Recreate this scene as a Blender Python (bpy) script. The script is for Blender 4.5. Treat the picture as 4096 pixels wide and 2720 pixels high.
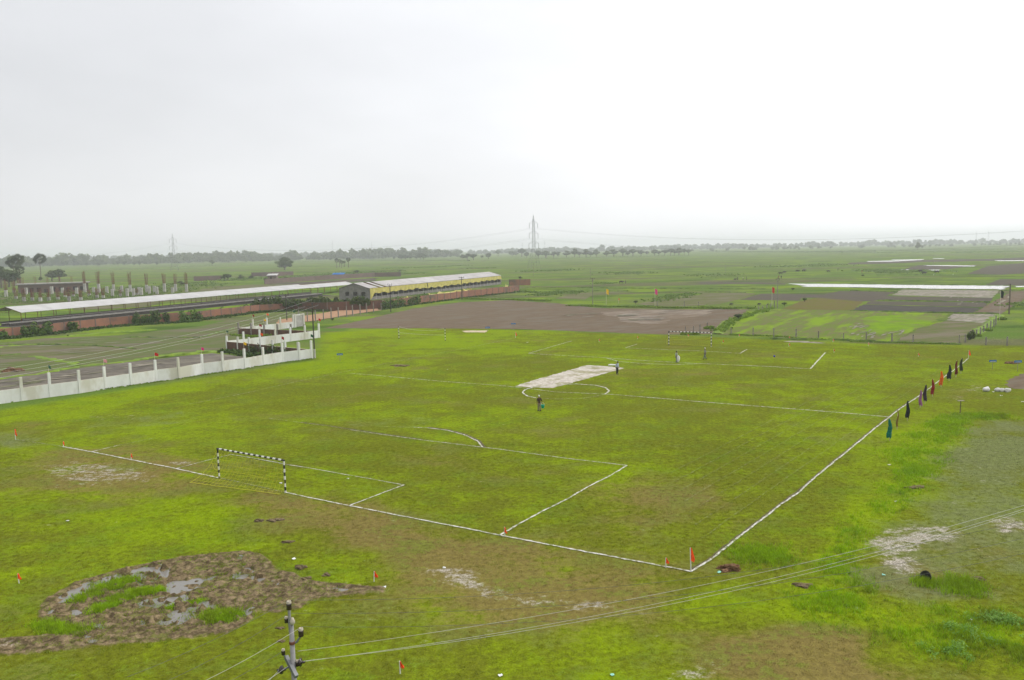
import bpy, bmesh, math, random
import numpy as np
from mathutils import Vector, Matrix
random.seed(7); RNG = np.random.default_rng(7)
SC = bpy.context.scene
C = SC.collection
for o in list(bpy.data.objects): bpy.data.objects.remove(o)

# ------------------------------------------------------------------ camera
F, PIT, ROLL, HC = 3265.9, 0.11146, -0.020407, 17.372
_cp, _sp = math.cos(PIT), math.sin(PIT)
_fw = Vector((0, _cp, -_sp)); _rt = Vector((1, 0, 0)); _up = Vector((0, _sp, _cp))
_R = math.cos(ROLL) * _rt + math.sin(ROLL) * _up
_U = -math.sin(ROLL) * _rt + math.cos(ROLL) * _up
CAM = Vector((0, 0, HC))
cd = bpy.data.cameras.new('camera'); cd.sensor_width = 36; cd.lens = F / 4096 * 36
cd.clip_start = 0.5; cd.clip_end = 20000
cam = bpy.data.objects.new('camera', cd); C.objects.link(cam)
cam.matrix_world = Matrix(((_R.x, _U.x, -_fw.x, 0), (_R.y, _U.y, -_fw.y, 0), (_R.z, _U.z, -_fw.z, HC), (0, 0, 0, 1)))
SC.camera = cam

# ------------------------------------------------------------------ sky, sun, exposure
SUN_EL, SUN_AZ = math.radians(52), math.radians(62)          # azimuth from +Y towards +X
SUN_DIR = Vector((math.cos(SUN_EL) * math.sin(SUN_AZ), math.cos(SUN_EL) * math.cos(SUN_AZ), math.sin(SUN_EL)))
w = bpy.data.worlds.new('World'); SC.world = w; w.use_nodes = True
nt = w.node_tree; nt.nodes.clear(); N = nt.nodes.new; L = nt.links.new
out = N('ShaderNodeOutputWorld'); bg = N('ShaderNodeBackground'); bg.inputs[1].default_value = 0.1
sky = N('ShaderNodeTexSky'); sky.sky_type = 'NISHITA'; sky.sun_disc = False
sky.sun_elevation = SUN_EL; sky.sun_rotation = SUN_AZ; sky.air_density = 1.0; sky.dust_density = 4.0
tc = N('ShaderNodeTexCoord')
dot = N('ShaderNodeVectorMath'); dot.operation = 'DOT_PRODUCT'; L(tc.outputs['Generated'], dot.inputs[0]); dot.inputs[1].default_value = SUN_DIR
mr = N('ShaderNodeMapRange'); L(dot.outputs['Value'], mr.inputs[0])
mr.inputs[1].default_value = -0.2; mr.inputs[2].default_value = 1.0; mr.inputs[3].default_value = 0; mr.inputs[4].default_value = 1
pw = N('ShaderNodeMath'); pw.operation = 'POWER'; L(mr.outputs[0], pw.inputs[0]); pw.inputs[1].default_value = 2.2
mp = N('ShaderNodeMapping'); mp.inputs['Scale'].default_value = (1.3, 1.3, 4.0); L(tc.outputs['Generated'], mp.inputs[0])
ns = N('ShaderNodeTexNoise'); ns.inputs['Scale'].default_value = 2.2; ns.inputs['Detail'].default_value = 5; L(mp.outputs[0], ns.inputs[0])
cl = N('ShaderNodeMapRange'); L(ns.outputs[0], cl.inputs[0]); cl.inputs[1].default_value = .3; cl.inputs[2].default_value = .7; cl.inputs[3].default_value = 0.93; cl.inputs[4].default_value = 1.05
ad = N('ShaderNodeMath'); ad.operation = 'MULTIPLY_ADD'; L(pw.outputs[0], ad.inputs[0]); ad.inputs[1].default_value = 9.8; ad.inputs[2].default_value = 5.95
ml = N('ShaderNodeMath'); ml.operation = 'MULTIPLY'; L(ad.outputs[0], ml.inputs[0]); L(cl.outputs[0], ml.inputs[1])
sx = N('ShaderNodeSeparateXYZ'); L(tc.outputs['Generated'], sx.inputs[0]); hb = N('ShaderNodeMapRange'); hb.interpolation_type = 'SMOOTHSTEP'; L(sx.outputs[2], hb.inputs[0])
hb.inputs[1].default_value = 0; hb.inputs[2].default_value = .24; hb.inputs[3].default_value = 1.15; hb.inputs[4].default_value = 1.0
ml2 = N('ShaderNodeMath'); ml2.operation = 'MULTIPLY'; L(ml.outputs[0], ml2.inputs[0]); L(hb.outputs[0], ml2.inputs[1])
tint = N('ShaderNodeVectorMath'); tint.operation = 'SCALE'; tint.inputs[0].default_value = (.992, 1.0, 1.022); L(ml2.outputs[0], tint.inputs[3])
mx = N('ShaderNodeMix'); mx.data_type = 'RGBA'; mx.inputs[0].default_value = 0.88
L(sky.outputs[0], mx.inputs[6]); L(tint.outputs[0], mx.inputs[7]); L(mx.outputs[2], bg.inputs[0]); L(bg.outputs[0], out.inputs[0])
sd = bpy.data.lights.new('sun', 'SUN'); sd.energy = 1.1; sd.angle = math.radians(14); sd.color = (1, .96, .9)
so = bpy.data.objects.new('sun', sd); C.objects.link(so); so.location = (60, 40, 90)
so.rotation_euler = SUN_DIR.to_track_quat('Z', 'Y').to_euler()
SC.view_settings.view_transform = 'Standard'; SC.view_settings.look = 'None'; SC.view_settings.gamma = 1
SC.view_settings.use_curve_mapping = False; SC.view_settings.exposure = 0.35
SC.render.engine = 'CYCLES'; SC.cycles.use_denoising = True; SC.cycles.max_bounces = 5
SC.cycles.volume_bounces = 3; SC.cycles.transparent_max_bounces = 8

# ------------------------------------------------------------------ pixel of the photograph -> point on the ground
def at(x, y, z=0.0):
    d = (x - 2048) / F * _R - (y - 1360) / F * _U + _fw
    return CAM + d * ((z - HC) / d.z)
def proj_y(P):
    d = P - CAM; return 1360 - F * d.dot(_U) / d.dot(_fw)
def height(b, ytop):
    lo, hi = 0.0, 120.0
    for _ in range(40):
        m = (lo + hi) / 2
        if proj_y(b + Vector((0, 0, m))) > ytop: lo = m
        else: hi = m
    return lo
def crop(x0, y0, s): return lambda x, y: (x0 + x * s, y0 + y * s)
c1 = crop(0, 900, .3388); c2 = crop(700, 900, .3388); c3 = crop(1400, 820, .3388); c4 = crop(2100, 900, .3388)
c5 = crop(2800, 900, .3189); c6 = crop(3400, 900, .3188)
cw = crop(0, 1300, .3388); cz = crop(700, 1200, .2965); cm = crop(1400, 1300, .3388); cp = crop(2100, 1250, .3388)
cq = crop(2800, 1300, .3189); cr = crop(3400, 1300, .3188)
cA = crop(0, 1700, .3388); cB = crop(0, 2200, .3388); cC = crop(750, 1700, .3388); cD = crop(750, 2200, .3388)
cE = crop(1500, 1900, .5229); cG = crop(2500, 1900, .5229); cH = crop(3200, 1800, .5868); dd = crop(0, 0, 1.7349)
full = crop(0, 0, 1.0)
def P(c, x, y, z=0.0): return at(*c(x, y), z)
def base_h(c, x, yb, yt):
    b = P(c, x, yb); return b, height(b, c(x, yt)[1])
def poly(*specs):                       # (crop, [(x, y), ...]) runs -> ground points
    r = []
    for c, pts in specs: r += [P(c, *p).xy for p in pts]
    return r
ORD = ('first second third fourth fifth sixth seventh eighth ninth tenth eleventh twelfth thirteenth fourteenth fifteenth sixteenth seventeenth '
       'eighteenth nineteenth twentieth').split()
def ordn(i):
    if i < 20: return ORD[i]
    t = ('twenty', 'thirty', 'forty', 'fifty')[(i + 1) // 10 - 2]
    return ('twentieth', 'thirtieth', 'fortieth', 'fiftieth')[(i + 1) // 10 - 2] if (i + 1) % 10 == 0 else t + '-' + ORD[i % 10]

# ------------------------------------------------------------------ materials
def newmat(name):
    m = bpy.data.materials.new(name); m.use_nodes = True
    t = m.node_tree; b = t.nodes['Principled BSDF']; return m, t, b
FURROW = 1.03
def noise_fac(t, scale, detail=4, rough=.55, sc3=None, lo=.35, hi=.65):
    g = t.nodes.new('ShaderNodeNewGeometry'); n = t.nodes.new('ShaderNodeTexNoise')
    n.inputs['Scale'].default_value = scale; n.inputs['Detail'].default_value = detail; n.inputs['Roughness'].default_value = rough
    src = g.outputs['Position']
    if sc3:
        mpn = t.nodes.new('ShaderNodeMapping')
        if len(sc3) == 4: mpn.vector_type = 'TEXTURE'; mpn.inputs['Rotation'].default_value = (0, 0, sc3[3]); sc3 = tuple(1 / v for v in sc3[:3])
        mpn.inputs['Scale'].default_value = sc3; t.links.new(src, mpn.inputs[0]); src = mpn.outputs[0]
    t.links.new(src, n.inputs[0])
    r = t.nodes.new('ShaderNodeMapRange'); r.inputs[1].default_value = lo; r.inputs[2].default_value = hi; t.links.new(n.outputs[0], r.inputs[0])
    return r.outputs[0], n.outputs[0]
def mixc(t, f, a, b):
    m = t.nodes.new('ShaderNodeMix'); m.data_type = 'RGBA'
    for s, v in ((0, f), (6, a), (7, b)):
        if isinstance(v, (int, float)): m.inputs[s].default_value = v
        elif isinstance(v, tuple): m.inputs[s].default_value = v + (1,)
        else: t.links.new(v, m.inputs[s])
    return m.outputs[2]
def pm(name, ca, cb, scale=1.5, rough=.85, bump=0.0, detail=5, spec=.3, metal=0, sc3=None, cc=None, lo=.40, hi=.60, bdist=.03, trans=0):
    m, t, b = newmat(name)
    f, raw = noise_fac(t, scale, detail, .6, sc3, lo, hi)
    col = mixc(t, f, ca, cb)
    if cc:
        f2, _ = noise_fac(t, scale * .23, 5, .65, sc3, .49, .60); col = mixc(t, f2, col, cc)
    t.links.new(col, b.inputs['Base Color']); b.inputs['Roughness'].default_value = rough
    b.inputs['Specular IOR Level'].default_value = spec; b.inputs['Metallic'].default_value = metal
    if bump:
        bp = t.nodes.new('ShaderNodeBump'); bp.inputs['Strength'].default_value = bump; bp.inputs['Distance'].default_value = bdist
        t.links.new(raw, bp.inputs['Height']); t.links.new(bp.outputs[0], b.inputs['Normal'])
    return m
def leafmat(name, ca, cb, scale=1.2, tr=0):
    m, t, b = newmat(name)
    f, _ = noise_fac(t, scale, 3); col = mixc(t, f, ca, cb)
    oi = t.nodes.new('ShaderNodeObjectInfo'); mul = t.nodes.new('ShaderNodeMapRange'); mul.inputs[3].default_value = .75; mul.inputs[4].default_value = 1.2
    t.links.new(oi.outputs['Random'], mul.inputs[0])
    hs = t.nodes.new('ShaderNodeHueSaturation'); t.links.new(mul.outputs[0], hs.inputs['Value']); t.links.new(col, hs.inputs['Color'])
    t.links.new(hs.outputs[0], b.inputs['Base Color']); b.inputs['Roughness'].default_value = .8; b.inputs['Specular IOR Level'].default_value = .15
    if tr:
        n = t.nodes.new('ShaderNodeBsdfTranslucent'); t.links.new(hs.outputs[0], n.inputs[0]); ms = t.nodes.new('ShaderNodeMixShader'); ms.inputs[0].default_value = tr
        t.links.new(b.outputs[0], ms.inputs[1]); t.links.new(n.outputs[0], ms.inputs[2]); t.links.new(ms.outputs[0], t.nodes['Material Output'].inputs[0])
    return m

# ground colour: one node group shared by the soil, the blades of grass and the lime lines
GG = bpy.data.node_groups.new('ground_colour', 'ShaderNodeTree')
for nm in ('Lush', 'Dry', 'Grey', 'Pale', 'Mud', 'Far'):
    GG.interface.new_socket(nm, in_out='INPUT', socket_type='NodeSocketFloat')
GG.interface.new_socket('Color', in_out='OUTPUT', socket_type='NodeSocketColor')
GG.interface.new_socket('Bump', in_out='OUTPUT', socket_type='NodeSocketFloat')
GG.interface.new_socket('PaleMask', in_out='OUTPUT', socket_type='NodeSocketFloat')
def build_gg():
    t = GG; gi = t.nodes.new('NodeGroupInput'); go = t.nodes.new('NodeGroupOutput')
    def math_(op, a, b, clamp=False):
        n = t.nodes.new('ShaderNodeMath'); n.operation = op; n.use_clamp = clamp
        for i, v in enumerate((a, b)):
            if isinstance(v, (int, float)): n.inputs[i].default_value = v
            else: t.links.new(v, n.inputs[i])
        return n.outputs[0]
    def rng(v, lo, hi, a=0., b=1.):
        n = t.nodes.new('ShaderNodeMapRange'); n.interpolation_type = 'SMOOTHSTEP'; t.links.new(v, n.inputs[0])
        for i, x in zip((1, 2, 3, 4), (lo, hi, a, b)): n.inputs[i].default_value = x
        return n.outputs[0]
    _, big = noise_fac(t, .045, 5, .6); _, big2 = noise_fac(t, .085, 5, .62, (1, 1.2, 1)); _, mid = noise_fac(t, .33, 6, .68, (1, 1.0, 1)); _, fine = noise_fac(t, 2.6, 7, .72)
    _, mid2 = noise_fac(t, .21, 7, .72, (1.0, 1.25, 1.7)); _, vfine = noise_fac(t, 11, 3, .7)
    _, pal = noise_fac(t, .55, 10, .78, (1, 1.6, 1))
    s = lambda v, k: math_('MULTIPLY', math_('SUBTRACT', v, .5), k)
    add = lambda *a: a[0] if len(a) == 1 else math_('ADD', a[0], add(*a[1:]))
    lush = rng(add(gi.outputs['Lush'], s(big, 2.2), s(mid, 1.8), s(fine, .7)), .18, .95)
    col = mixc(t, lush, (.130, .148, .012), (.188, .262, .006))
    dry = rng(add(gi.outputs['Dry'], s(big2, 1.8), s(mid2, 2.2), s(fine, 1.1)), .30, .85)
    col = mixc(t, math_('MULTIPLY', dry, .85), col, (.195, .146, .050))
    green = rng(add(mid2, s(fine, .6)), .51, .60)
    col = mixc(t, math_('MULTIPLY', green, .4), col, (.105, .185, .012))
    gr = rng(add(gi.outputs['Grey'], s(mid, 1.5), s(fine, .6)), .28, .75)
    col = mixc(t, math_('MULTIPLY', gr, .85), col, (.150, .168, .068))
    mdw = t.nodes.new('ShaderNodeMix')
    _, strp = noise_fac(t, 1, 4, .6, (.006, .03, 1)); _, blot = noise_fac(t, .045, 6, .65)
    mead = mixc(t, rng(add(strp, s(blot, .6)), .42, .58), (.100, .165, .028), (.130, .165, .045))
    mead = mixc(t, rng(blot, .48, .60), mead, (.160, .235, .022))
    _, brn = noise_fac(t, 1, 3, .55, (.0042, .021, 1)); mead = mixc(t, rng(brn, .545, .60, 0, .7), mead, (.125, .105, .07))
    _, drk = noise_fac(t, 1, 5, .7, (.02, .07, 1)); mead = mixc(t, rng(drk, .515, .60, 0, .8), mead, (.055, .095, .018))
    col = mixc(t, gi.outputs['Far'], col, mead)
    md = rng(add(gi.outputs['Mud'], s(mid, .7), s(fine, .8)), .4, .65)
    mudc = mixc(t, rng(fine, .4, .62), (.102, .076, .041), (.22, .166, .096))
    _, gb = noise_fac(t, 1.7, 6, .75); mudc = mixc(t, rng(gb, .50, .60, 0, .8), mudc, (.125, .135, .03))
    col = mixc(t, md, col, mudc)
    pl = rng(add(gi.outputs['Pale'], s(pal, 2.6), s(fine, 1.6)), .38, .86)
    palc = mixc(t, rng(vfine, .38, .62), (.25, .215, .165), (.46, .425, .37))
    col = mixc(t, math_('MULTIPLY', pl, .92), col, palc)
    # blade-scale mottling
    v = math_('MULTIPLY', rng(fine, .33, .67, .74, 1.14), rng(vfine, .36, .64, .82, 1.14))
    vm = t.nodes.new('ShaderNodeVectorMath'); vm.operation = 'SCALE'; t.links.new(col, vm.inputs[0]); t.links.new(v, vm.inputs[3])
    t.links.new(vm.outputs[0], go.inputs['Color'])
    t.links.new(add(math_('MULTIPLY', mid, .5), math_('MULTIPLY', fine, .6), math_('MULTIPLY', vfine, .18)), go.inputs['Bump'])
    t.links.new(pl, go.inputs['PaleMask'])
build_gg()
def gnodes(t):
    g = t.nodes.new('ShaderNodeGroup'); g.node_tree = GG
    for an, socks in (('mA', ('Lush', 'Dry', 'Grey')), ('mB', ('Pale', 'Mud', 'Far'))):
        a = t.nodes.new('ShaderNodeAttribute'); a.attribute_name = an; sp = t.nodes.new('ShaderNodeSeparateColor')
        t.links.new(a.outputs['Color'], sp.inputs[0])
        for i, k in enumerate(socks): t.links.new(sp.outputs[i], g.inputs[k])
    return g
def ground_mat():
    m, t, b = newmat('pitch_and_meadow'); g = gnodes(t)
    t.links.new(g.outputs['Color'], b.inputs['Base Color']); b.inputs['Roughness'].default_value = .95; b.inputs['Specular IOR Level'].default_value = 0
    bp = t.nodes.new('ShaderNodeBump'); bp.inputs['Strength'].default_value = .3; bp.inputs['Distance'].default_value = .1
    t.links.new(g.outputs['Bump'], bp.inputs['Height']); t.links.new(bp.outputs[0], b.inputs['Normal'])
    return m
def blade_mat(nm='grass_blades', k=1.42, tint=(1, 1, 1)):
    m, t, b = newmat(nm); g = gnodes(t)
    vm = t.nodes.new('ShaderNodeVectorMath'); vm.operation = 'MULTIPLY'; vm.inputs[1].default_value = tuple(k * v for v in tint); t.links.new(g.outputs['Color'], vm.inputs[0])
    t.links.new(vm.outputs[0], b.inputs['Base Color']); b.inputs['Roughness'].default_value = .8; b.inputs['Specular IOR Level'].default_value = 0
    geo = t.nodes.new('ShaderNodeNewGeometry'); a = t.nodes.new('ShaderNodeVectorMath'); a.operation = 'SCALE'; a.inputs[3].default_value = .45
    t.links.new(geo.outputs['Normal'], a.inputs[0]); u = t.nodes.new('ShaderNodeVectorMath'); u.operation = 'ADD'; u.inputs[1].default_value = (0, 0, .75)
    t.links.new(a.outputs[0], u.inputs[0]); t.links.new(u.outputs[0], b.inputs['Normal'])
    tr = t.nodes.new('ShaderNodeBsdfTranslucent'); t.links.new(vm.outputs[0], tr.inputs[0]); ms = t.nodes.new('ShaderNodeMixShader'); ms.inputs[0].default_value = .4
    t.links.new(b.outputs[0], ms.inputs[1]); t.links.new(tr.outputs[0], ms.inputs[2]); t.links.new(ms.outputs[0], t.nodes['Material Output'].inputs[0])
    return m
def lime_mat(name, thr, k=1.0):
    m, t, b = newmat(name); g = gnodes(t)
    f, _ = noise_fac(t, 2.2, 8, .75, None, thr, thr + .2)
    km = t.nodes.new('ShaderNodeMath'); km.operation = 'MULTIPLY'; km.inputs[1].default_value = k; t.links.new(f, km.inputs[0]); f = km.outputs[0]
    t.links.new(mixc(t, f, g.outputs['Color'], (.66, .645, .59)), b.inputs['Base Color']); b.inputs['Roughness'].default_value = .9; b.inputs['Specular IOR Level'].default_value = 0
    return m
M = {}
M['ground'] = ground_mat(); M['blade'] = blade_mat(); M['bladet'] = blade_mat('tall_grass_blades', 2.0, (.88, 1.03, 1.0))
M['lime'] = lime_mat('lime_line', .37, .95); M['lime_mid'] = lime_mat('worn_lime_line', .38, .85); M['lime_faint'] = lime_mat('faint_lime_line', .43, .42); M['lime_trace'] = lime_mat('lane_trace', .45, .11)
M['cut'] = pm('cut_turf_soil', (.06, .045, .025), (.13, .10, .05), 3, .95)
M['brown'] = pm('puddled_brown_field', (.125, .095, .066), (.165, .127, .09), .8, .9, .4, 9, 0, sc3=(.35, 1.5, 1, .5), cc=(.155, .132, .10), bdist=.05)
M['plough'] = pm('ploughed_soil', (.080, .070, .058), (.118, .102, .085), 1.0, .9, .5, 9, 0, sc3=(.3, 1.3, 1, .05), cc=(.10, .095, .06), bdist=.1)
M['ploughd'] = pm('dark_ploughed_soil', (.062, .058, .052), (.092, .085, .076), 1.0, .9, .5, 9, 0, sc3=(.3, 1.3, 1, .05), bdist=.1)
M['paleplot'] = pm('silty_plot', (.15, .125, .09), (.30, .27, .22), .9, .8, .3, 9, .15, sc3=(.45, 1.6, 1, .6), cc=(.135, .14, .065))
M['paddy'] = pm('sparse_paddy', (.120, .175, .028), (.145, .135, .068), .55, .9, .4, 9, 0, sc3=(.3, 1.5, 1, FURROW), cc=(.17, .26, .02))
M['paddygrey'] = pm('grey_green_paddy', (.105, .130, .038), (.135, .125, .072), .45, .9, .4, 9, 0, sc3=(.5, 1.5, 1, .3), cc=(.165, .145, .10))
M['lushplot'] = pm('bright_paddy', (.165, .27, .012), (.125, .21, .02), .3, .9, .4, 7, 0, cc=(.15, .175, .05))
M['brownpale'] = pm('pale_rutted_soil', (.155, .12, .088), (.275, .235, .19), .55, .9, .3, 9, 0, sc3=(.35, 1.6, 1, .35), cc=(.165, .127, .09))
M['scrubground'] = pm('weedy_site_ground', (.085, .125, .026), (.12, .16, .03), .3, .9, .4, 8, 0, cc=(.135, .115, .07))
M['paddyleft'] = pm('left_paddy', (.098, .138, .038), (.125, .130, .060), .45, .9, .4, 9, 0, sc3=(.5, 1.5, 1, .3), cc=(.145, .132, .088))
M['olive'] = pm('olive_stubble', (.125, .125, .03), (.135, .108, .05), .3, .9, .3, 7, 0)
M['greenplot'] = pm('green_meadow_plot', (.115, .185, .035), (.145, .205, .04), .2, .85, .3, 7, .2)
M['mudplot'] = pm('wet_tilled_mud', (.072, .062, .046), (.13, .112, .085), .9, .8, .6, 8, .2, sc3=(.7, 1.3, 1), cc=(.16, .14, .105), bdist=.12)
M['track'] = pm('orange_dirt', (.30, .165, .085), (.36, .21, .12), .5, .9, .3, 6)
M['sand'] = pm('pale_sand', (.42, .33, .22), (.52, .42, .30), 1.5, .9)
M['crick'] = pm('dried_clay_strip', (.36, .31, .25), (.54, .50, .435), 1.6, .85, .5, 9, .3, sc3=(1, 1, 1), cc=(.24, .225, .11), lo=.4, hi=.6)
M['bund'] = pm('grassy_bund', (.06, .10, .018), (.13, .20, .02), .7, .9, .5, 6)
M['bundlush'] = pm('lush_bund', (.10, .165, .016), (.165, .25, .014), .7, .9, .5, 6)
def water(name, col, rough):
    m, t, b = newmat(name); b.inputs['Base Color'].default_value = col + (1,); b.inputs['Roughness'].default_value = rough; b.inputs['IOR'].default_value = 1.33
    b.inputs['Specular IOR Level'].default_value = .5
    _, raw = noise_fac(t, 3.5, 3); bp = t.nodes.new('ShaderNodeBump'); bp.inputs['Strength'].default_value = .05; bp.inputs['Distance'].default_value = .02
    t.links.new(raw, bp.inputs['Height']); t.links.new(bp.outputs[0], b.inputs['Normal']); return m
M['water'] = water('muddy_water', (.20, .19, .168), .12); M['flood'] = water('flood_water', (.30, .28, .25), .12)
M['white'] = pm('whitewash', (.70, .695, .665), (.78, .775, .75), .8, .85, .15, 6, .2, sc3=(1, 1, .4), cc=(.58, .555, .47))
M['whitetop'] = pm('stained_coping', (.42, .38, .28), (.58, .53, .42), 1.5, .9)
M['brickback'] = pm('brown_brick', (.155, .075, .05), (.105, .06, .045), 1.2, .9, .3, 6, .2)
M['brick'] = pm('red_brick', (.33, .155, .095), (.27, .135, .09), .5, .9, .3, 7, .2, cc=(.17, .12, .09))
M['brickfar'] = pm('dull_brick', (.20, .135, .115), (.16, .12, .10), .3, .9)
M['block'] = pm('grey_blockwork', (.20, .185, .175), (.26, .24, .225), .7, .9, .3, 6, .2)
M['roof'] = pm('white_sheet_roof', (.50, .49, .475), (.57, .56, .545), .25, .6, 0, 5, .3)
M['roofw'] = pm('greyed_sheet_roof', (.42, .395, .38), (.52, .495, .48), .2, .6, 0, 6, .3, cc=(.56, .54, .525))
M['rust'] = pm('rusty_steel', (.22, .075, .04), (.12, .05, .03), 2, .8)
M['steeld'] = pm('dark_steel', (.035, .03, .028), (.07, .055, .045), 3, .6)
M['steel'] = pm('grey_steel', (.16, .165, .17), (.24, .245, .25), 2, .55, metal=.3)
M['black'] = pm('black_net', (.028, .024, .02), (.055, .045, .038), 1.5, .9)
M['conc'] = pm('raw_concrete', (.36, .34, .31), (.25, .235, .21), 1.2, .9, .2, 6)
M['concl'] = pm('pale_concrete', (.50, .48, .44), (.38, .36, .33), 1.2, .9, .2, 6)
M['tarp'] = pm('yellow_tarpaulin', (.52, .45, .10), (.42, .36, .075), .7, .5, .5, 4, .4, bdist=.2)
M['opening'] = pm('painted_room_shade', (.02, .018, .016), (.035, .03, .026), 2, .95)  # near-black colour stands in for the shade inside openings
M['blackp'] = pm('black_paint', (.02, .02, .018), (.035, .034, .03), 4, .5); M['whitep'] = pm('white_paint', (.70, .70, .66), (.78, .77, .73), 4, .5)
M['yelnet'] = pm('yellow_cord', (.62, .60, .04), (.50, .48, .03), 4, .7)
M['wood'] = pm('pale_stick', (.52, .45, .36), (.62, .56, .47), 5, .8); M['post'] = pm('weathered_post', (.30, .27, .235), (.20, .18, .155), 2.5, .9)
M['wirel'] = pm('bright_aluminium', (.55, .54, .50), (.62, .61, .57), 1, .4); M['wired'] = pm('dull_wire', (.10, .10, .095), (.15, .15, .14), 1, .5)
M['pole'] = pm('grey_pole', (.22, .215, .21), (.28, .272, .265), 3, .6, metal=.1); M['porc'] = pm('brown_porcelain', (.022, .013, .010), (.04, .022, .016), 5, .15, spec=.6)
M['porctop'] = pm('pale_porcelain_top', (.48, .43, .34), (.40, .35, .27), 6, .3)
M['leaf'] = leafmat('dense_leaf', (.040, .065, .016), (.075, .105, .022)); M['leaf2'] = leafmat('olive_leaf', (.06, .085, .022), (.10, .12, .03))
M['palm'] = leafmat('palm_frond', (.035, .055, .018), (.07, .085, .028)); M['vine'] = leafmat('vine_leaf', (.04, .085, .014), (.09, .15, .022))
M['weed'] = leafmat('tall_weed', (.15, .25, .028), (.23, .34, .03), tr=.35); M['weed2'] = leafmat('broad_weed', (.15, .29, .045), (.26, .42, .09), tr=.4)
M['scrub'] = leafmat('meadow_scrub_leaf', (.135, .205, .045), (.18, .27, .055), tr=.35)
M['bark'] = pm('bark', (.11, .085, .06), (.17, .135, .10), 2, .95)
M['hide'] = pm('buffalo_hide', (.025, .022, .02), (.045, .04, .036), 3, .7); M['skin'] = pm('brown_skin', (.15, .075, .042), (.18, .09, .05), 6, .6)
M['hair'] = pm('black_hair', (.012, .011, .01), (.02, .018, .016), 8, .5)
def cloth(name, c, k=.75, tr=0):
    m = pm(name, c, tuple(v * k for v in c), 3, .85)
    if tr:
        t = m.node_tree; b = t.nodes['Principled BSDF']; n = t.nodes.new('ShaderNodeBsdfTranslucent'); t.links.new(b.inputs['Base Color'].links[0].from_socket, n.inputs[0]); ms = t.nodes.new('ShaderNodeMixShader'); ms.inputs[0].default_value = tr
        t.links.new(b.outputs[0], ms.inputs[1]); t.links.new(n.outputs[0], ms.inputs[2]); t.links.new(ms.outputs[0], t.nodes['Material Output'].inputs[0])
    return m
COL = dict(orange=(.95, .115, .018), red=(.55, .02, .02), darkred=(.33, .02, .025), yellow=(.85, .52, .01), green=(.012, .095, .05), pink=(.75, .33, .36), magenta=(.70, .03, .22),
           teal=(.005, .22, .16), navy=(.012, .016, .022), lilac=(.42, .17, .36), plum=(.05, .026, .045), scarlet=(.36, .012, .012), amber=(.90, .20, .012), black=(.012, .022, .02),
           maroon=(.22, .022, .018), moss=(.045, .06, .02), ochre=(.30, .19, .045), blue=(.03, .22, .60))
for k, v in COL.items(): M['f_' + k] = cloth(k + '_cloth', v, .8, .4)
M['sack'] = pm('white_sack', (.72, .70, .68), (.62, .60, .58), 3, .7)
M['scrap'] = pm('white_scrap', (.75, .76, .74), (.65, .66, .64), 5, .7); M['mint'] = cloth('mint_plastic', (.35, .75, .60))
M['soil'] = pm('heaped_soil', (.135, .105, .060), (.20, .15, .09), 6, .95, .6, 6, .05)
M['straw'] = pm('brown_straw', (.13, .072, .038), (.22, .13, .075), 6, .95, .6, 6, .05)

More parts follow.
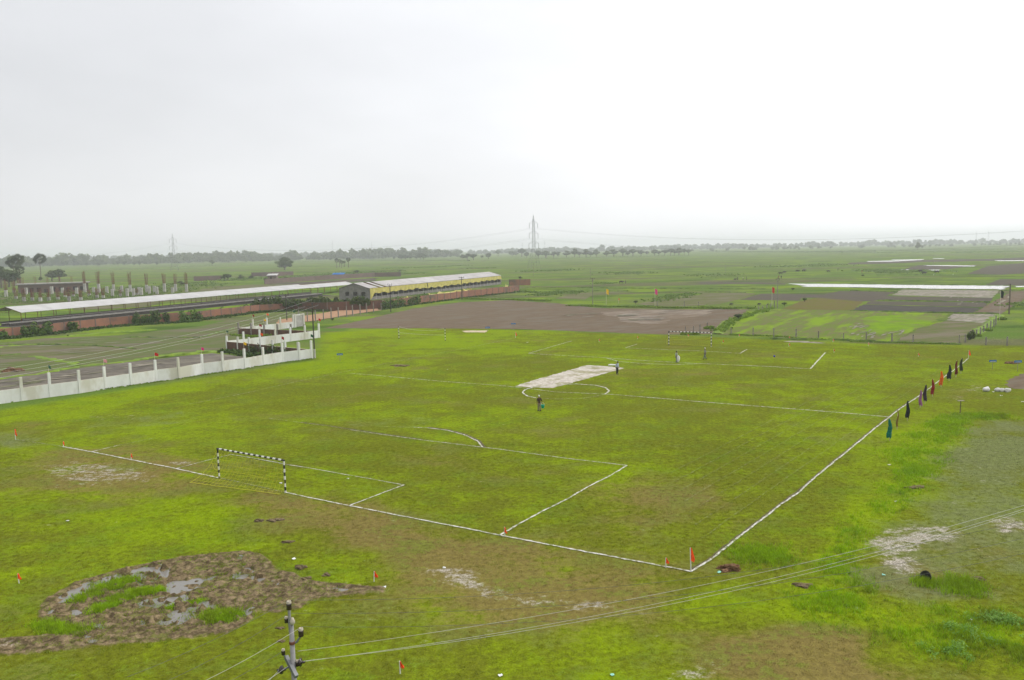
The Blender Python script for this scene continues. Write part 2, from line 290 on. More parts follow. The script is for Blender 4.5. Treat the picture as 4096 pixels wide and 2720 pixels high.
# ------------------------------------------------------------------ mesh building
class MB:
    def __init__(s): s.v = []; s.f = []; s.m = []
    def face(s, pts, mi=0):
        i = len(s.v); s.v += [tuple(p) for p in pts]; s.f.append(tuple(range(i, i + len(pts)))); s.m.append(mi)
    def hexa(s, p, mi=0):                       # 8 points: bottom 4 (ccw), top 4
        i = len(s.v); s.v += [tuple(q) for q in p]
        for q in ((3, 2, 1, 0), (4, 5, 6, 7), (0, 1, 5, 4), (1, 2, 6, 5), (2, 3, 7, 6), (3, 0, 4, 7)):
            s.f.append(tuple(i + k for k in q)); s.m.append(mi)
    def box(s, c, sx, sy, sz, ax=(1, 0), mi=0, taper=1.0):     # c = centre of the base
        c = Vector(c); a = Vector((ax[0], ax[1], 0)).normalized(); b = Vector((-a.y, a.x, 0)); u = Vector((0, 0, sz))
        q = [(-1, -1), (1, -1), (1, 1), (-1, 1)]
        s.hexa([c + a * (i * sx / 2) + b * (j * sy / 2) for i, j in q] + [c + u + a * (i * sx / 2 * taper) + b * (j * sy / 2 * taper) for i, j in q], mi); return s
    def tube(s, p0, p1, r0, r1=None, n=6, mi=0, cap=True):
        p0 = Vector(p0); p1 = Vector(p1); r1 = r0 if r1 is None else r1; d = (p1 - p0)
        if d.length < 1e-6: return s
        d.normalize(); x = d.orthogonal().normalized(); y = d.cross(x); i = len(s.v)
        for p, r in ((p0, r0), (p1, r1)):
            for k in range(n):
                a = 2 * math.pi * k / n; s.v.append(tuple(p + x * (r * math.cos(a)) + y * (r * math.sin(a))))
        for k in range(n): s.f.append((i + k, i + (k + 1) % n, i + n + (k + 1) % n, i + n + k)); s.m.append(mi)
        if cap:
            s.f.append(tuple(i + k for k in reversed(range(n)))); s.m.append(mi); s.f.append(tuple(i + n + k for k in range(n))); s.m.append(mi)
        return s
    def path(s, pts, r, n=4, mi=0):
        for a, b in zip(pts[:-1], pts[1:]): s.tube(a, b, r, r, n, mi, False)
        return s
    def lathe(s, c, prof, n=12, mi=0, axis=(0, 0, 1)):
        c = Vector(c); d = Vector(axis).normalized(); x = d.orthogonal().normalized(); y = d.cross(x); i = len(s.v)
        mis = mi if isinstance(mi, (list, tuple)) else [mi] * (len(prof) - 1)
        for r, z in prof:
            for k in range(n):
                a = 2 * math.pi * k / n; s.v.append(tuple(c + d * z + x * (r * math.cos(a)) + y * (r * math.sin(a))))
        for j in range(len(prof) - 1):
            for k in range(n):
                s.f.append((i + j * n + k, i + j * n + (k + 1) % n, i + (j + 1) * n + (k + 1) % n, i + (j + 1) * n + k)); s.m.append(mis[j])
        s.f.append(tuple(i + (len(prof) - 1) * n + k for k in range(n))); s.m.append(mis[-1])
        s.f.append(tuple(i + k for k in reversed(range(n)))); s.m.append(mis[0]); return s
    def mesh(s, name, mats, org=(0, 0, 0), smooth=False):
        me = bpy.data.meshes.new(name); ox, oy, oz = org
        me.from_pydata([(a - ox, b - oy, c - oz) for a, b, c in s.v], [], s.f)
        for m in (mats if isinstance(mats, (list, tuple)) else [mats]): me.materials.append(M[m] if isinstance(m, str) else m)
        me.polygons.foreach_set('material_index', s.m)
        if smooth: me.polygons.foreach_set('use_smooth', [True] * len(s.f))
        me.update(); return me
    def build(s, name, mats, parent=None, org=(0, 0, 0), smooth=False):
        if parent is not None:
            r = parent
            while r.parent is not None: r = r.parent
            o = bpy.data.objects.new(name, s.mesh(name, mats, r.location, smooth)); C.objects.link(o); o.parent = parent
        else:
            o = bpy.data.objects.new(name, s.mesh(name, mats, org, smooth)); C.objects.link(o); o.location = org
        return o
def tag(o, label=None, cat=None, group=None, kind=None):
    if label: o['label'] = label
    if cat: o['category'] = cat
    if group: o['group'] = group
    if kind: o['kind'] = kind
    return o
def thing(name, label, cat, loc=(0, 0, 0), rz=0, group=None):
    o = bpy.data.objects.new(name, None); C.objects.link(o); o.location = loc; o.rotation_euler = (0, 0, rz); o.empty_display_size = .2
    return tag(o, label, cat, group)
def link(name, me, parent=None, loc=(0, 0, 0), rz=0, sc=1):
    o = bpy.data.objects.new(name, me); C.objects.link(o); o.parent = parent; o.location = loc; o.rotation_euler = (0, 0, rz)
    o.scale = (sc, sc, sc) if isinstance(sc, (int, float)) else sc
    return o

# ------------------------------------------------------------------ ground masks (all in metres on the ground)
def sdist(px, py, pg):                          # signed distance, negative inside
    d = np.full(px.shape, 1e9); ins = np.zeros(px.shape, bool); n = len(pg)
    for i in range(n):
        ax, ay = pg[i]; bx, by = pg[(i + 1) % n]; ex, ey = bx - ax, by - ay
        t = np.clip(((px - ax) * ex + (py - ay) * ey) / (ex * ex + ey * ey + 1e-9), 0, 1)
        d = np.minimum(d, (px - ax - t * ex) ** 2 + (py - ay - t * ey) ** 2)
        c = ((ay > py) != (by > py)) & (px < (bx - ax) * (py - ay) / (by - ay + 1e-12) + ax); ins ^= c
    d = np.sqrt(d); return np.where(ins, -d, d)
def ldist(px, py, ln):
    d = np.full(px.shape, 1e9)
    for (ax, ay), (bx, by) in zip(ln[:-1], ln[1:]):
        ex, ey = bx - ax, by - ay; t = np.clip(((px - ax) * ex + (py - ay) * ey) / (ex * ex + ey * ey + 1e-9), 0, 1)
        d = np.minimum(d, (px - ax - t * ex) ** 2 + (py - ay - t * ey) ** 2)
    return np.sqrt(d)
def inside(px, py, pg, soft):
    return 1 / (1 + np.exp(np.clip(sdist(px, py, pg) / soft * 2.2, -40, 40)))
MUD = poly((cB, [(460, 760), (500, 640), (560, 570), (700, 490), (900, 380), (1150, 310), (1450, 220), (1700, 170), (2000, 110), (2361, 55)]),
           (cD, [(300, 50), (600, 15), (850, 40), (1000, 160), (1050, 230), (1250, 270), (1330, 320), (1480, 370), (1650, 390), (2100, 425), (2330, 440), (2310, 500),
                 (2000, 540), (1600, 560), (1450, 600), (1300, 700), (1050, 740), (850, 700), (700, 850), (450, 990), (0, 1030)]),
           (cB, [(1900, 1070), (1300, 1120), (800, 1170), (600, 1200), (0, 1240), (-300, 1260), (-300, 1070), (0, 1050), (500, 1010), (1020, 960), (650, 870), (500, 840)]))
def shrink(pg, d):
    n = len(pg); A = sum(pg[i].x * pg[(i + 1) % n].y - pg[(i + 1) % n].x * pg[i].y for i in range(n)); sg = 1 if A > 0 else -1; r = []
    for i in range(n):
        e = (pg[(i + 1) % n] - pg[i - 1]).normalized(); r.append(pg[i] + Vector((-e.y, e.x)) * (d * sg))
    return r
MUDIN = shrink(MUD, .75)
WEEDS = poly((cH, [(560, 0), (960, 0), (930, 110), (830, 250), (640, 370), (470, 490), (380, 600), (330, 760), (380, 900), (560, 1010), (800, 1080), (1100, 1060), (1527, 1120), (1800, 1180),
                   (1800, 1568), (1250, 1440), (900, 1400), (700, 1300), (430, 1220), (200, 1200), (0, 1160), (0, 950), (180, 800), (260, 640), (420, 450), (540, 330), (700, 150)]))
WEEDS2 = poly((cr, [(700, 1400), (1200, 1130), (1500, 1095), (2300, 1130), (2300, 1180), (1500, 1190), (1380, 1340), (1220, 1470), (950, 1568), (600, 1568)]))
PITCH = poly((full, [(2764, 2287), (62, 1759), (2062, 1352), (3872, 1435)]))
FIELDEDGE = poly((full, [(-600, 1690), (0, 1640), (1260, 1440), (1290, 1330), (1700, 1308), (2640, 1340), (2900, 1350), (3500, 1375), (4300, 1385), (5200, 1500), (5200, 2900), (-600, 2900)]))
PALES = [(poly((cA, [(380, 470), (900, 440), (1350, 440), (1650, 520), (1900, 640), (1500, 690), (900, 720), (700, 640)])), .52, 1.0),
         (poly((cA, [(2000, 440), (2300, 420), (2300, 470), (2050, 480)])), .6, .6),
         (poly((cE, [(380, 700), (620, 680), (900, 830), (1020, 900), (850, 930), (580, 850)])), .68, .6),
         (poly((cE, [(1000, 940), (1600, 930), (2000, 1020), (1950, 1060), (1400, 1010), (950, 1000)])), .58, .7),
         (poly((cH, [(440, 650), (560, 540), (900, 520), (1110, 560), (1100, 600), (900, 620), (760, 700), (830, 820), (700, 850), (540, 790), (560, 720)])), .62, .5),
         (poly((cH, [(1290, 480), (1440, 460), (1527, 480), (1600, 530), (1440, 570), (1380, 560)])), .6, .4),
         (poly((cG, [(360, 1568), (440, 1480), (560, 1400), (720, 1410), (640, 1500), (540, 1600), (340, 1650)])), .62, .4),
         (poly((cr, [(1420, 820), (1480, 780), (1600, 735), (1680, 790), (1560, 830), (1450, 840)])), .55, .8),
         (poly((cr, [(1280, 920), (1400, 900), (1460, 910), (1300, 940)])), .6, .8),
         (poly((cr, [(1600, 920), (1700, 920), (1700, 945), (1620, 940)])), .55, .7),
         (poly((cH, [(880, 100), (1527, 60), (1527, 900), (900, 900), (700, 500)])), .16, 3),
         (poly((cB, [(0, 1060), (500, 1030), (700, 1100), (600, 1180), (0, 1200), (-200, 1150)])), .5, .5),
         (poly((cr, [(1700, 160), (1840, 170), (1850, 210), (1600, 220)])), .55, 3),
         (poly((cr, [(1400, 1400), (1560, 1440), (1560, 1560), (1400, 1560)])), .45, 1.5),
         (poly((cm, [(650, 1090), (1100, 1110), (1050, 1170), (900, 1160)])), .32, 2), (poly((cw, [(950, 1080), (1650, 1060), (1650, 1110), (950, 1110)])), .4, 2),
         (poly((full, [(1240, 2230), (1450, 2300), (1420, 2360), (1240, 2300)])), .25, 1)]
DRY = [(poly((cA, [(300, 300), (1500, 250), (2361, 450), (2361, 700), (1500, 900), (200, 800)])), .38, 3), (poly((cC, [(200, 780), (2361, 900), (2361, 1476), (900, 1300)])), .42, 2.5),
       (poly((cE, [(0, 350), (900, 500), (2000, 700), (2295, 800), (2295, 1100), (1000, 1150), (200, 900)])), .62, 3), (poly((cG, [(700, 1200), (1200, 1180), (1530, 1250), (1530, 1600), (600, 1600)])), .7, 1.5),
       (poly((cH, [(0, 1200), (380, 1230), (420, 1500), (600, 1620), (0, 1620)])), .65, 1.2), (poly((cH, [(330, 800), (900, 700), (1527, 650), (1527, 1000), (1000, 1020), (500, 950)])), .3, 2),
       (poly((cG, [(-200, 0), (900, 0), (500, 500), (-200, 500)])), .28, 4), (poly((cp, [(1000, 650), (2300, 700), (2300, 900), (1300, 850)])), .2, 6), (poly((cC, [(350, 640), (1150, 790), (900, 850), (350, 740)])), .35, 1)]
GREY = [(poly((cw, [(900, 1150), (2400, 960), (2361, 1180), (1300, 1230), (700, 1220), (300, 1260), (150, 1400), (700, 1360)])), .45, 3), (poly((cm, [(-300, 1100), (700, 1050), (1100, 1120), (700, 1230), (-200, 1260)])), .42, 3),
        (poly((cH, [(760, 330), (960, 60), (1700, -60), (1700, 860), (800, 860), (450, 900), (420, 640), (600, 440)])), .62, 2), (poly((cr, [(0, 560), (900, 560), (700, 760), (0, 900)])), .25, 6), (poly((cH, [(360, 800), (900, 880), (1527, 940), (1200, 1050), (800, 1060), (480, 970)])), .45, 1.2),
        (poly((cr, [(1400, 1300), (1550, 1210), (2400, 1190), (2400, 1700), (1100, 1700)])), .75, 2.5), (poly((cm, [(200, 180), (1000, 150), (900, 260), (400, 260)])), .4, 5), (poly((full, [(-300, 1700), (60, 1740), (200, 1780), (-300, 1830)])), .4, 2)]
LUSH = [(poly((cm, [(0, 30), (1700, 50), (2200, 330), (1500, 500), (0, 560)])), .22, 8), (poly((cw, [(-300, 960), (1300, 750), (2500, 560), (2500, 760), (1500, 900), (900, 1100), (-300, 1180)])), .42, 3), (poly((cz, [(600, 1060), (1900, 780), (2000, 400), (2361, 380), (2361, 900), (900, 1180)])), .45, 3),
        (poly((cz, [(1150, 620), (1900, 520), (1900, 660), (1500, 660)])), .4, 2), (WEEDS, .5, 1.5), (WEEDS2, .5, 2), (poly((cm, [(0, 20), (2361, 50), (2000, 160), (0, 300)])), .15, 6),
        (poly((cC, [(-300, 1000), (500, 1050), (900, 1300), (900, 1476), (-300, 1476)])), .35, 2), (poly((cD, [(1050, 100), (1500, 0), (2200, 200), (2100, 400), (1500, 350)])), .35, 1.5), (poly((cB, [(-200, 300), (460, 520), (450, 800), (-200, 800)])), .25, 2),
        (poly((cG, [(300, 900), (900, 800), (1530, 800), (1530, 1150), (1100, 1130), (500, 1050)])), .3, 1.5), (poly((cr, [(1500, 300), (2183, 330), (1900, 480), (1700, 480)])), .2, 4)]
def masks(px, py):
    z = np.zeros(px.shape); m = {k: z.copy() for k in ('lush', 'dry', 'grey', 'pale', 'mud', 'far')}
    m['lush'] += .42; m['dry'] += .19
    for k, lst in (('lush', LUSH), ('dry', [(g, a * 1.15, q) for g, a, q in DRY]), ('grey', GREY), ('pale', PALES)):
        for pg, a, s in lst: m[k] += a * inside(px, py, pg, s)
    for pg, a, q in PALES[:10]: m['dry'] += .35 * inside(px, py, pg, q + 1.6)
    m['mud'] = inside(px, py, MUD, .5)
    m['far'] = 1 - inside(px, py, FIELDEDGE, 1.2)
    hid = inside(px, py, PITCH, 2.0); m['dry'] += .05 * hid
    wd = inside(px, py, WEEDS, 1.0); m['dry'] -= .4 * wd
    return m
def set_masks(me, m):
    for nm, ks in (('mA', ('lush', 'dry', 'grey')), ('mB', ('pale', 'mud', 'far'))):
        a = me.attributes.new(nm, 'FLOAT_COLOR', 'POINT'); n = len(m['lush'])
        d = np.ones((n, 4), np.float32)
        for i, k in enumerate(ks): d[:, i] = np.clip(m[k], 0, 2)
        a.data.foreach_set('color', d.ravel())
def grid_coords(lo, hi, step, far_lo, far_hi):
    c = list(np.arange(lo, hi + 1e-6, step)); s = step
    while c[-1] < far_hi: s *= 1.18; c.append(min(c[-1] + s, far_hi))
    s = step
    while c[0] > far_lo: s *= 1.18; c.insert(0, max(c[0] - s, far_lo))
    return np.array(c)
def numpy_mesh(name, V, Fq):
    me = bpy.data.meshes.new(name); k = Fq.shape[1]
    me.vertices.add(len(V)); me.vertices.foreach_set('co', V.astype(np.float32).ravel())
    me.loops.add(Fq.size); me.loops.foreach_set('vertex_index', Fq.astype(np.int32).ravel())
    me.polygons.add(len(Fq)); me.polygons.foreach_set('loop_start', np.arange(0, Fq.size, k, dtype=np.int32)); me.polygons.foreach_set('loop_total', np.full(len(Fq), k, np.int32))
    me.update(calc_edges=True); return me
def grid_mesh(name, xs, ys, zf=None):
    X, Y = np.meshgrid(xs, ys); X = X.ravel(); Y = Y.ravel(); Z = np.zeros_like(X) if zf is None else zf(X, Y)
    nx, ny = len(xs), len(ys); i = (np.arange(ny - 1)[:, None] * nx + np.arange(nx - 1)[None]).ravel()
    return numpy_mesh(name, np.stack([X, Y, Z], 1), np.stack([i, i + 1, i + nx + 1, i + nx], 1)), X, Y
xs = grid_coords(-75, 95, .7, -5500, 5500); ys = grid_coords(24, 175, .7, -250, 6500)
me, X, Y = grid_mesh('ground', xs, ys, lambda X, Y: -.35 * inside(X, Y, MUDIN, .3))
set_masks(me, masks(X, Y)); me.materials.append(M['ground'])
ground = bpy.data.objects.new('ground', me); C.objects.link(ground); tag(ground, 'patchy green playing field and meadows', None, kind='structure')

# ------------------------------------------------------------------ fields, tracks, water
_fz = [0.012]
def rough_poly(pts, step, jit):
    r = []; n = len(pts)
    for i in range(n):
        a, b = Vector(pts[i]), Vector(pts[(i + 1) % n]); d = b - a; k = max(1, int(d.length / step)); nn = Vector((-d.y, d.x)).normalized()
        for j in range(k): r.append(a + d * (j / k) + (nn * random.uniform(-jit, jit) if j else Vector((0, 0))))
    return r
def field(name, pts, mat, z=None, step=2.0, jit=.35, label=None):
    if z is None: _fz[0] += .0025; z = _fz[0]
    b = MB(); b.face([(p.x, p.y, z) for p in rough_poly(pts, step, jit)]); f = b.f[0]
    o = b.build(name, mat)
    if o.data.polygons[0].normal.z < 0: o.data.flip_normals()
    bm = bmesh.new(); bm.from_mesh(o.data); bmesh.ops.triangulate(bm, faces=bm.faces[:]); bm.to_mesh(o.data); bm.free()
    return tag(o, label, None, kind='structure')
def bund(name, pts, wdt, h, mat, step=1.2, jit=.25):
    pts = [Vector((p.x, p.y, 0)) for p in pts]; q = []
    for a, b in zip(pts[:-1], pts[1:]):
        k = max(1, int((b - a).length / step)); q += [a.lerp(b, j / k) for j in range(k)]
    q.append(pts[-1]); b = MB(); rings = []
    for i, p in enumerate(q):
        d = (q[min(i + 1, len(q) - 1)] - q[max(i - 1, 0)]).normalized(); n = Vector((-d.y, d.x, 0)); ww = wdt * random.uniform(.7, 1.25); hh = h * random.uniform(.6, 1.3); p = p + n * random.uniform(-jit, jit)
        rings.append([p - n * ww / 2 + Vector((0, 0, -.02)), p - n * ww * .22 + Vector((0, 0, hh)), p + n * ww * .22 + Vector((0, 0, hh * random.uniform(.7, 1.1))), p + n * ww / 2 + Vector((0, 0, -.02))])
    for r0, r1 in zip(rings[:-1], rings[1:]):
        for k in range(3): b.face([r0[k], r1[k], r1[k + 1], r0[k + 1]])
    o = b.build(name, mat)
    if sum(p.normal.z for p in o.data.polygons) < 0: o.data.flip_normals()
    return tag(o, None, None, kind='structure')
field('brown_field', poly((dd, [(745, 757), (850, 735), (950, 712), (1060, 697), (1170, 692), (1290, 700), (1370, 710), (1500, 713), (1725, 713), (1690, 745), (1655, 770), (1530, 771), (1190, 759), (980, 757)])), 'brown', label='puddled brown field behind the pitch')
field('pale_rutted_soil', poly((c4, [(900, 1030), (1300, 1002), (2230, 1008), (2000, 1080), (1560, 1165), (1380, 1165), (1120, 1120)])), 'brownpale', jit=1.6)
field('brown_strip', poly((c5, [(0, 715), (600, 715), (1100, 733), (1060, 748), (500, 742), (0, 740)])), 'plough')
field('brown_strip', poly((c4, [(2000, 688), (2150, 672), (2361, 672), (2361, 692), (2150, 694)])), 'plough')
field('grey_plot', poly((c4, [(330, 870), (640, 805), (1200, 785), (820, 820), (700, 880)])), 'paddygrey')
field('silty_plot', poly((c4, [(1300, 935), (1800, 850), (2361, 800), (2361, 850), (2100, 950), (1700, 965)])), 'paddygrey')
field('grey_strip', poly((c5, [(0, 850), (550, 850), (700, 862), (500, 930), (260, 990), (100, 1000), (150, 960), (0, 990)])), 'paddygrey')
field('ploughed_field', poly((c5, [(500, 940), (760, 862), (1560, 872), (1740, 830), (2195, 828)]), (c6, [(560, 842), (430, 905), (370, 935), (290, 958)]), (c5, [(1860, 955), (1480, 912), (1280, 912), (1250, 950), (860, 945)])), 'plough')
field('stubble_field', poly((c5, [(1040, 1050), (1250, 960), (1480, 915), (2060, 962), (1900, 1070), (1160, 1060)])), 'olive')
field('silty_plot', poly((c6, [(530, 882), (650, 812), (1300, 815), (1880, 824), (1785, 914)])), 'paleplot')
field('tilled_strip', poly((c6, [(430, 893), (1785, 917), (1762, 968), (330, 945)])), 'plough')
field('tilled_strip', poly((c6, [(260, 957), (1745, 976), (1690, 1032), (180, 995)])), 'plough')
field('tilled_strip', poly((c6, [(165, 1000), (1625, 1042), (1545, 1106), (10, 1076)])), 'ploughd')
field('paddy_field', poly((c5, [(210, 1375), (330, 1210), (640, 1140), (940, 1052), (1160, 1062), (2195, 1088)]), (c6, [(1270, 1116), (820, 1310), (560, 1478), (200, 1460)]), (c5, [(1300, 1425), (880, 1410)])), 'paddy')
field('bright_paddy', poly((c6, [(100, 1180), (500, 1130), (1000, 1140), (1090, 1180), (950, 1270), (600, 1330), (330, 1372), (120, 1330), (250, 1260)])), 'lushplot', jit=1.2)
field('silty_plot', poly((c6, [(1290, 1118), (1865, 1122), (1725, 1236), (1220, 1198)])), 'paleplot')
field('grey_meadow', poly((c6, [(840, 1305), (1210, 1202), (1720, 1242), (1500, 1400), (1360, 1488), (570, 1472)])), 'paddygrey')
field('farm_track', poly((c6, [(1560, 1105), (1800, 960), (2000, 850), (2300, 820), (2300, 880), (2060, 1000), (1890, 1118)])), 'brown')
field('grey_plot', poly((c6, [(1470, 612), (1720, 520), (2300, 465), (2300, 600), (1900, 625)])), 'plough')
field('brown_plot', poly((c6, [(1700, 752), (1880, 682), (2300, 680), (2300, 762)])), 'plough')
field('brown_plot', poly((c6, [(640, 562), (860, 506), (1660, 502), (1200, 556)])), 'plough')
field('brown_plot', poly((c6, [(-60, 497), (0, 472), (500, 456), (1000, 436), (1850, 422), (2300, 400), (2300, 440), (900, 466), (300, 492)])), 'plough')
field('green_plot', poly((c6, [(2000, 790), (2300, 780), (2300, 815), (2020, 812)])), 'lushplot')
for pts in ([(910, 504), (1250, 506), (1585, 512), (1560, 521), (1000, 512)], [(985, 562), (1135, 561), (1120, 571), (1000, 571)], [(650, 559), (745, 559), (740, 566), (655, 566)],
            [(210, 455), (560, 445), (900, 434), (905, 440), (520, 460), (230, 462)], [(510, 435), (940, 430), (900, 438), (540, 440)], [(1030, 419), (1180, 418), (1170, 424), (1040, 424)],
            [(1810, 446), (2300, 442), (2300, 452), (1850, 454)], [(2060, 768), (2300, 766), (2300, 780), (2080, 782)]):
    field('flooded_strip', poly((c6, pts)), 'flood', jit=.8)
field('flooded_field', poly((c5, [(1115, 737)]), (c6, [(0, 745), (1000, 757), (1995, 766), (1895, 813), (1820, 806), (900, 801), (500, 790), (0, 783)]), (c5, [(1290, 776), (1320, 764), (1200, 752)])), 'flood', jit=1.1, label='wide strip of bright flood water across the far fields')
# left paddies
field('paddy_field', poly((cw, [(-300, 720), (-300, 260), (500, 165), (1400, 125), (2361, 20)]), (c2, [(700, 1110), (1150, 1050), (1700, 1025), (1240, 1140)]), (cz, [(1560, 250), (900, 500), (640, 690), (0, 745)]), (cw, [(1500, 460)])), 'paddyleft', label='grey-green paddy between the brick wall and the white wall')
field('muddy_plot', poly((cw, [(0, 250), (600, 245), (1400, 260), (1600, 300), (700, 440), (420, 370), (0, 380)])), 'paddygrey', jit=.6)
field('mud_field', poly((cw, [(-300, 960), (-300, 690), (0, 655), (900, 525), (1500, 445), (2100, 378)]), (cz, [(500, 725), (720, 745), (990, 790), (930, 915)]), (cw, [(2115, 625), (945, 795)])), 'mudplot', label='wet tilled mud behind the white wall')
field('scrub_ground', poly((c1, [(-300, 950), (300, 930), (1300, 870), (2361, 790)]), (c2, [(500, 730), (300, 690), (0, 680)]), (c1, [(1900, 720), (1000, 745), (0, 800), (-300, 820)])), 'scrubground', jit=3)
field('rubble_ground', poly((c1, [(700, 945), (1500, 900), (2200, 830)]), (c2, [(300, 760), (900, 705), (1500, 700), (1500, 745), (600, 790), (100, 850)]), (c1, [(1700, 970), (900, 1010)])), 'paddygrey', jit=2)
field('far_brown_field', poly((c2, [(1060, 700), (1700, 665), (2361, 625), (2361, 660), (1800, 690), (1400, 705)])), 'plough', jit=2)
field('dirt_track', poly((c2, [(1180, 1185), (1240, 1120), (1700, 1050)]), (c3, [(0, 1222), (385, 1188), (370, 1245), (0, 1298)]), (c2, [(1640, 1135)])), 'track', label='orange dirt track beside the fence posts')
field('cricket_strip', poly((full, [(2058, 1546), (2084, 1536), (2200, 1503), (2347, 1461), (2410, 1464), (2497, 1473), (2400, 1500), (2330, 1520), (2269, 1537), (2215, 1552), (2151, 1551)])), 'crick', z=.022, step=.5, jit=.16, label='pale dried clay cricket strip')
field('sand_pit', poly((cm, [(1320, 72), (1400, 66), (1640, 64), (1590, 89), (1360, 86)])), 'sand', z=.02, step=.8, jit=.25)
field('puddle', poly((cq, [(1040, 205), (1200, 199), (1350, 205), (1580, 226), (1530, 236), (1300, 222), (1120, 216)])), 'paleplot', z=.02, step=.7, jit=.4)
field('bare_soil', poly((cr, [(1930, 745), (1990, 680), (2183, 610), (2400, 600), (2400, 800), (2050, 800)])), 'brown', z=.02, step=.8, jit=.4)
for sp in ([(c5, [(0, 1035), (300, 1050), (560, 1055), (680, 1045)])], [(c4, [(520, 955), (900, 965), (1500, 972), (2361, 985)])], [(c4, [(0, 740), (700, 742), (1500, 752), (2280, 755)])], [(c4, [(750, 778), (1210, 782)])],
           [(c4, [(0, 890), (280, 895)])], [(c5, [(0, 803), (820, 805)])], [(c5, [(60, 842), (570, 850)])], [(c6, [(0, 1076), (800, 1098), (1870, 1116)])], [(c6, [(350, 946), (1760, 972)])], [(c6, [(0, 790), (1000, 806), (1850, 822), (2300, 818)])],
           [(c6, [(0, 740), (1000, 752), (1990, 762)])], [(c6, [(0, 826), (560, 842)])], [(cw, [(-200, 235), (500, 235), (1100, 248), (1600, 285)])], [(cw, [(1450, 150), (2361, 155)]), (c2, [(700, 1220)])], [(cw, [(0, 372), (240, 346)])],
           [(c5, [(0, 336), (1200, 338), (2195, 330)])], [(c6, [(0, 322), (1100, 318), (2300, 300)])], [(c3, [(0, 658), (600, 655), (1400, 660)])], [(c4, [(0, 405), (900, 385), (1940, 362)])], [(c1, [(1000, 545), (1800, 520), (2361, 495)])],
           [(c2, [(0, 495), (800, 470), (1500, 435), (2361, 420)])], [(c6, [(330, 632), (1240, 627)])], [(cq, [(880, 180), (1200, 188), (1700, 192), (2195, 212)])], [(cr, [(0, 205), (500, 225), (1000, 232), (1400, 245)])]):
    pg = poly(*sp); far = pg[0].y
    bund('field_bund', pg, .9 if far < 260 else far / 260 * .9, .28 if far < 260 else .28 * far / 330, 'bund')
for sp in ([(cw, [(-200, 665), (500, 580), (930, 495), (1500, 440), (2000, 360), (2361, 325)]), (cz, [(300, 690), (620, 705)])], [(cw, [(400, 375), (700, 430), (950, 485)])], [(cw, [(800, 130), (1300, 90), (1850, 55)])], [(cw, [(-200, 330), (0, 262), (520, 225)])],
           [(c5, [(210, 1370), (340, 1205), (620, 1140), (900, 1055)])], [(c5, [(480, 1060), (640, 1045)])], [(c6, [(1870, 1130), (1730, 1240), (1520, 1400)])]):
    bund('grass_verge', poly(*sp), 2.1, .22, 'bundlush', 1.0, .55)
# pale matte slivers, glints of standing water put into the colour
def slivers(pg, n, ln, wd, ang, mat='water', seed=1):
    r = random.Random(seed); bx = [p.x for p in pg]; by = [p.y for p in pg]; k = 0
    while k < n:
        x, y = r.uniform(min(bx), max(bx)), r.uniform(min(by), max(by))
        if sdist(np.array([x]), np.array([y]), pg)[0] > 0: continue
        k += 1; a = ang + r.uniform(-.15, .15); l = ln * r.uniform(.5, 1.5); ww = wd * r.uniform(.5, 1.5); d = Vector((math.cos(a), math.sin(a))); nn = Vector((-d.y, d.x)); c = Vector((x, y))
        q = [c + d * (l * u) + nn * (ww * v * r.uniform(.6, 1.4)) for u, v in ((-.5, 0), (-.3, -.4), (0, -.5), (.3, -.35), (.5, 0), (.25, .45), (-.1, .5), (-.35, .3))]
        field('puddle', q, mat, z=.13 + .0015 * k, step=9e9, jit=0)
_fd = P(c6, 700, 1330) - P(c6, 560, 1390); FUR = math.atan2(_fd.y, _fd.x)
slivers(poly((c6, [(0, 1230), (150, 1230), (330, 1380), (560, 1340), (830, 1310), (600, 1400), (300, 1430), (0, 1400)])), 34, 4.2, .34, FUR, 'paleplot', 3)
slivers(poly((c6, [(1250, 1130), (1820, 1130), (1720, 1225), (1240, 1190)])), 14, 4, .35, FUR, 'paleplot', 4)
slivers(poly((c6, [(600, 825), (1860, 830), (1780, 905), (560, 878)])), 16, 5, .7, .2, 'paleplot', 5)
slivers(poly((c6, [(1200, 900), (1780, 930), (1680, 1020), (1300, 1000)])), 10, 4, .4, FUR, 'paleplot', 6)
slivers(poly((c4, [(1050, 1000), (2150, 1010), (1900, 1100), (1500, 1160), (1100, 1120)])), 16, 6, 1.0, .35, 'paleplot', 7)
slivers(poly((c4, [(450, 1070), (950, 1010), (980, 1000), (800, 1095)])), 8, 5, .8, .6, 'paleplot', 8)
slivers(poly((cw, [(0, 680), (800, 580), (1100, 560), (2050, 400), (2000, 450), (1200, 560), (100, 760)])), 34, 3.6, .75, .9, 'paleplot', 9)
slivers(poly((cw, [(0, 260), (1400, 140), (2361, 130), (1500, 300), (300, 420), (0, 500)])), 22, 5, .6, .3, 'paleplot', 10)
slivers(poly((c6, [(1800, 1040), (1990, 900), (2000, 920), (1830, 1040)])), 6, 6, .4, FUR, 'paleplot', 11)

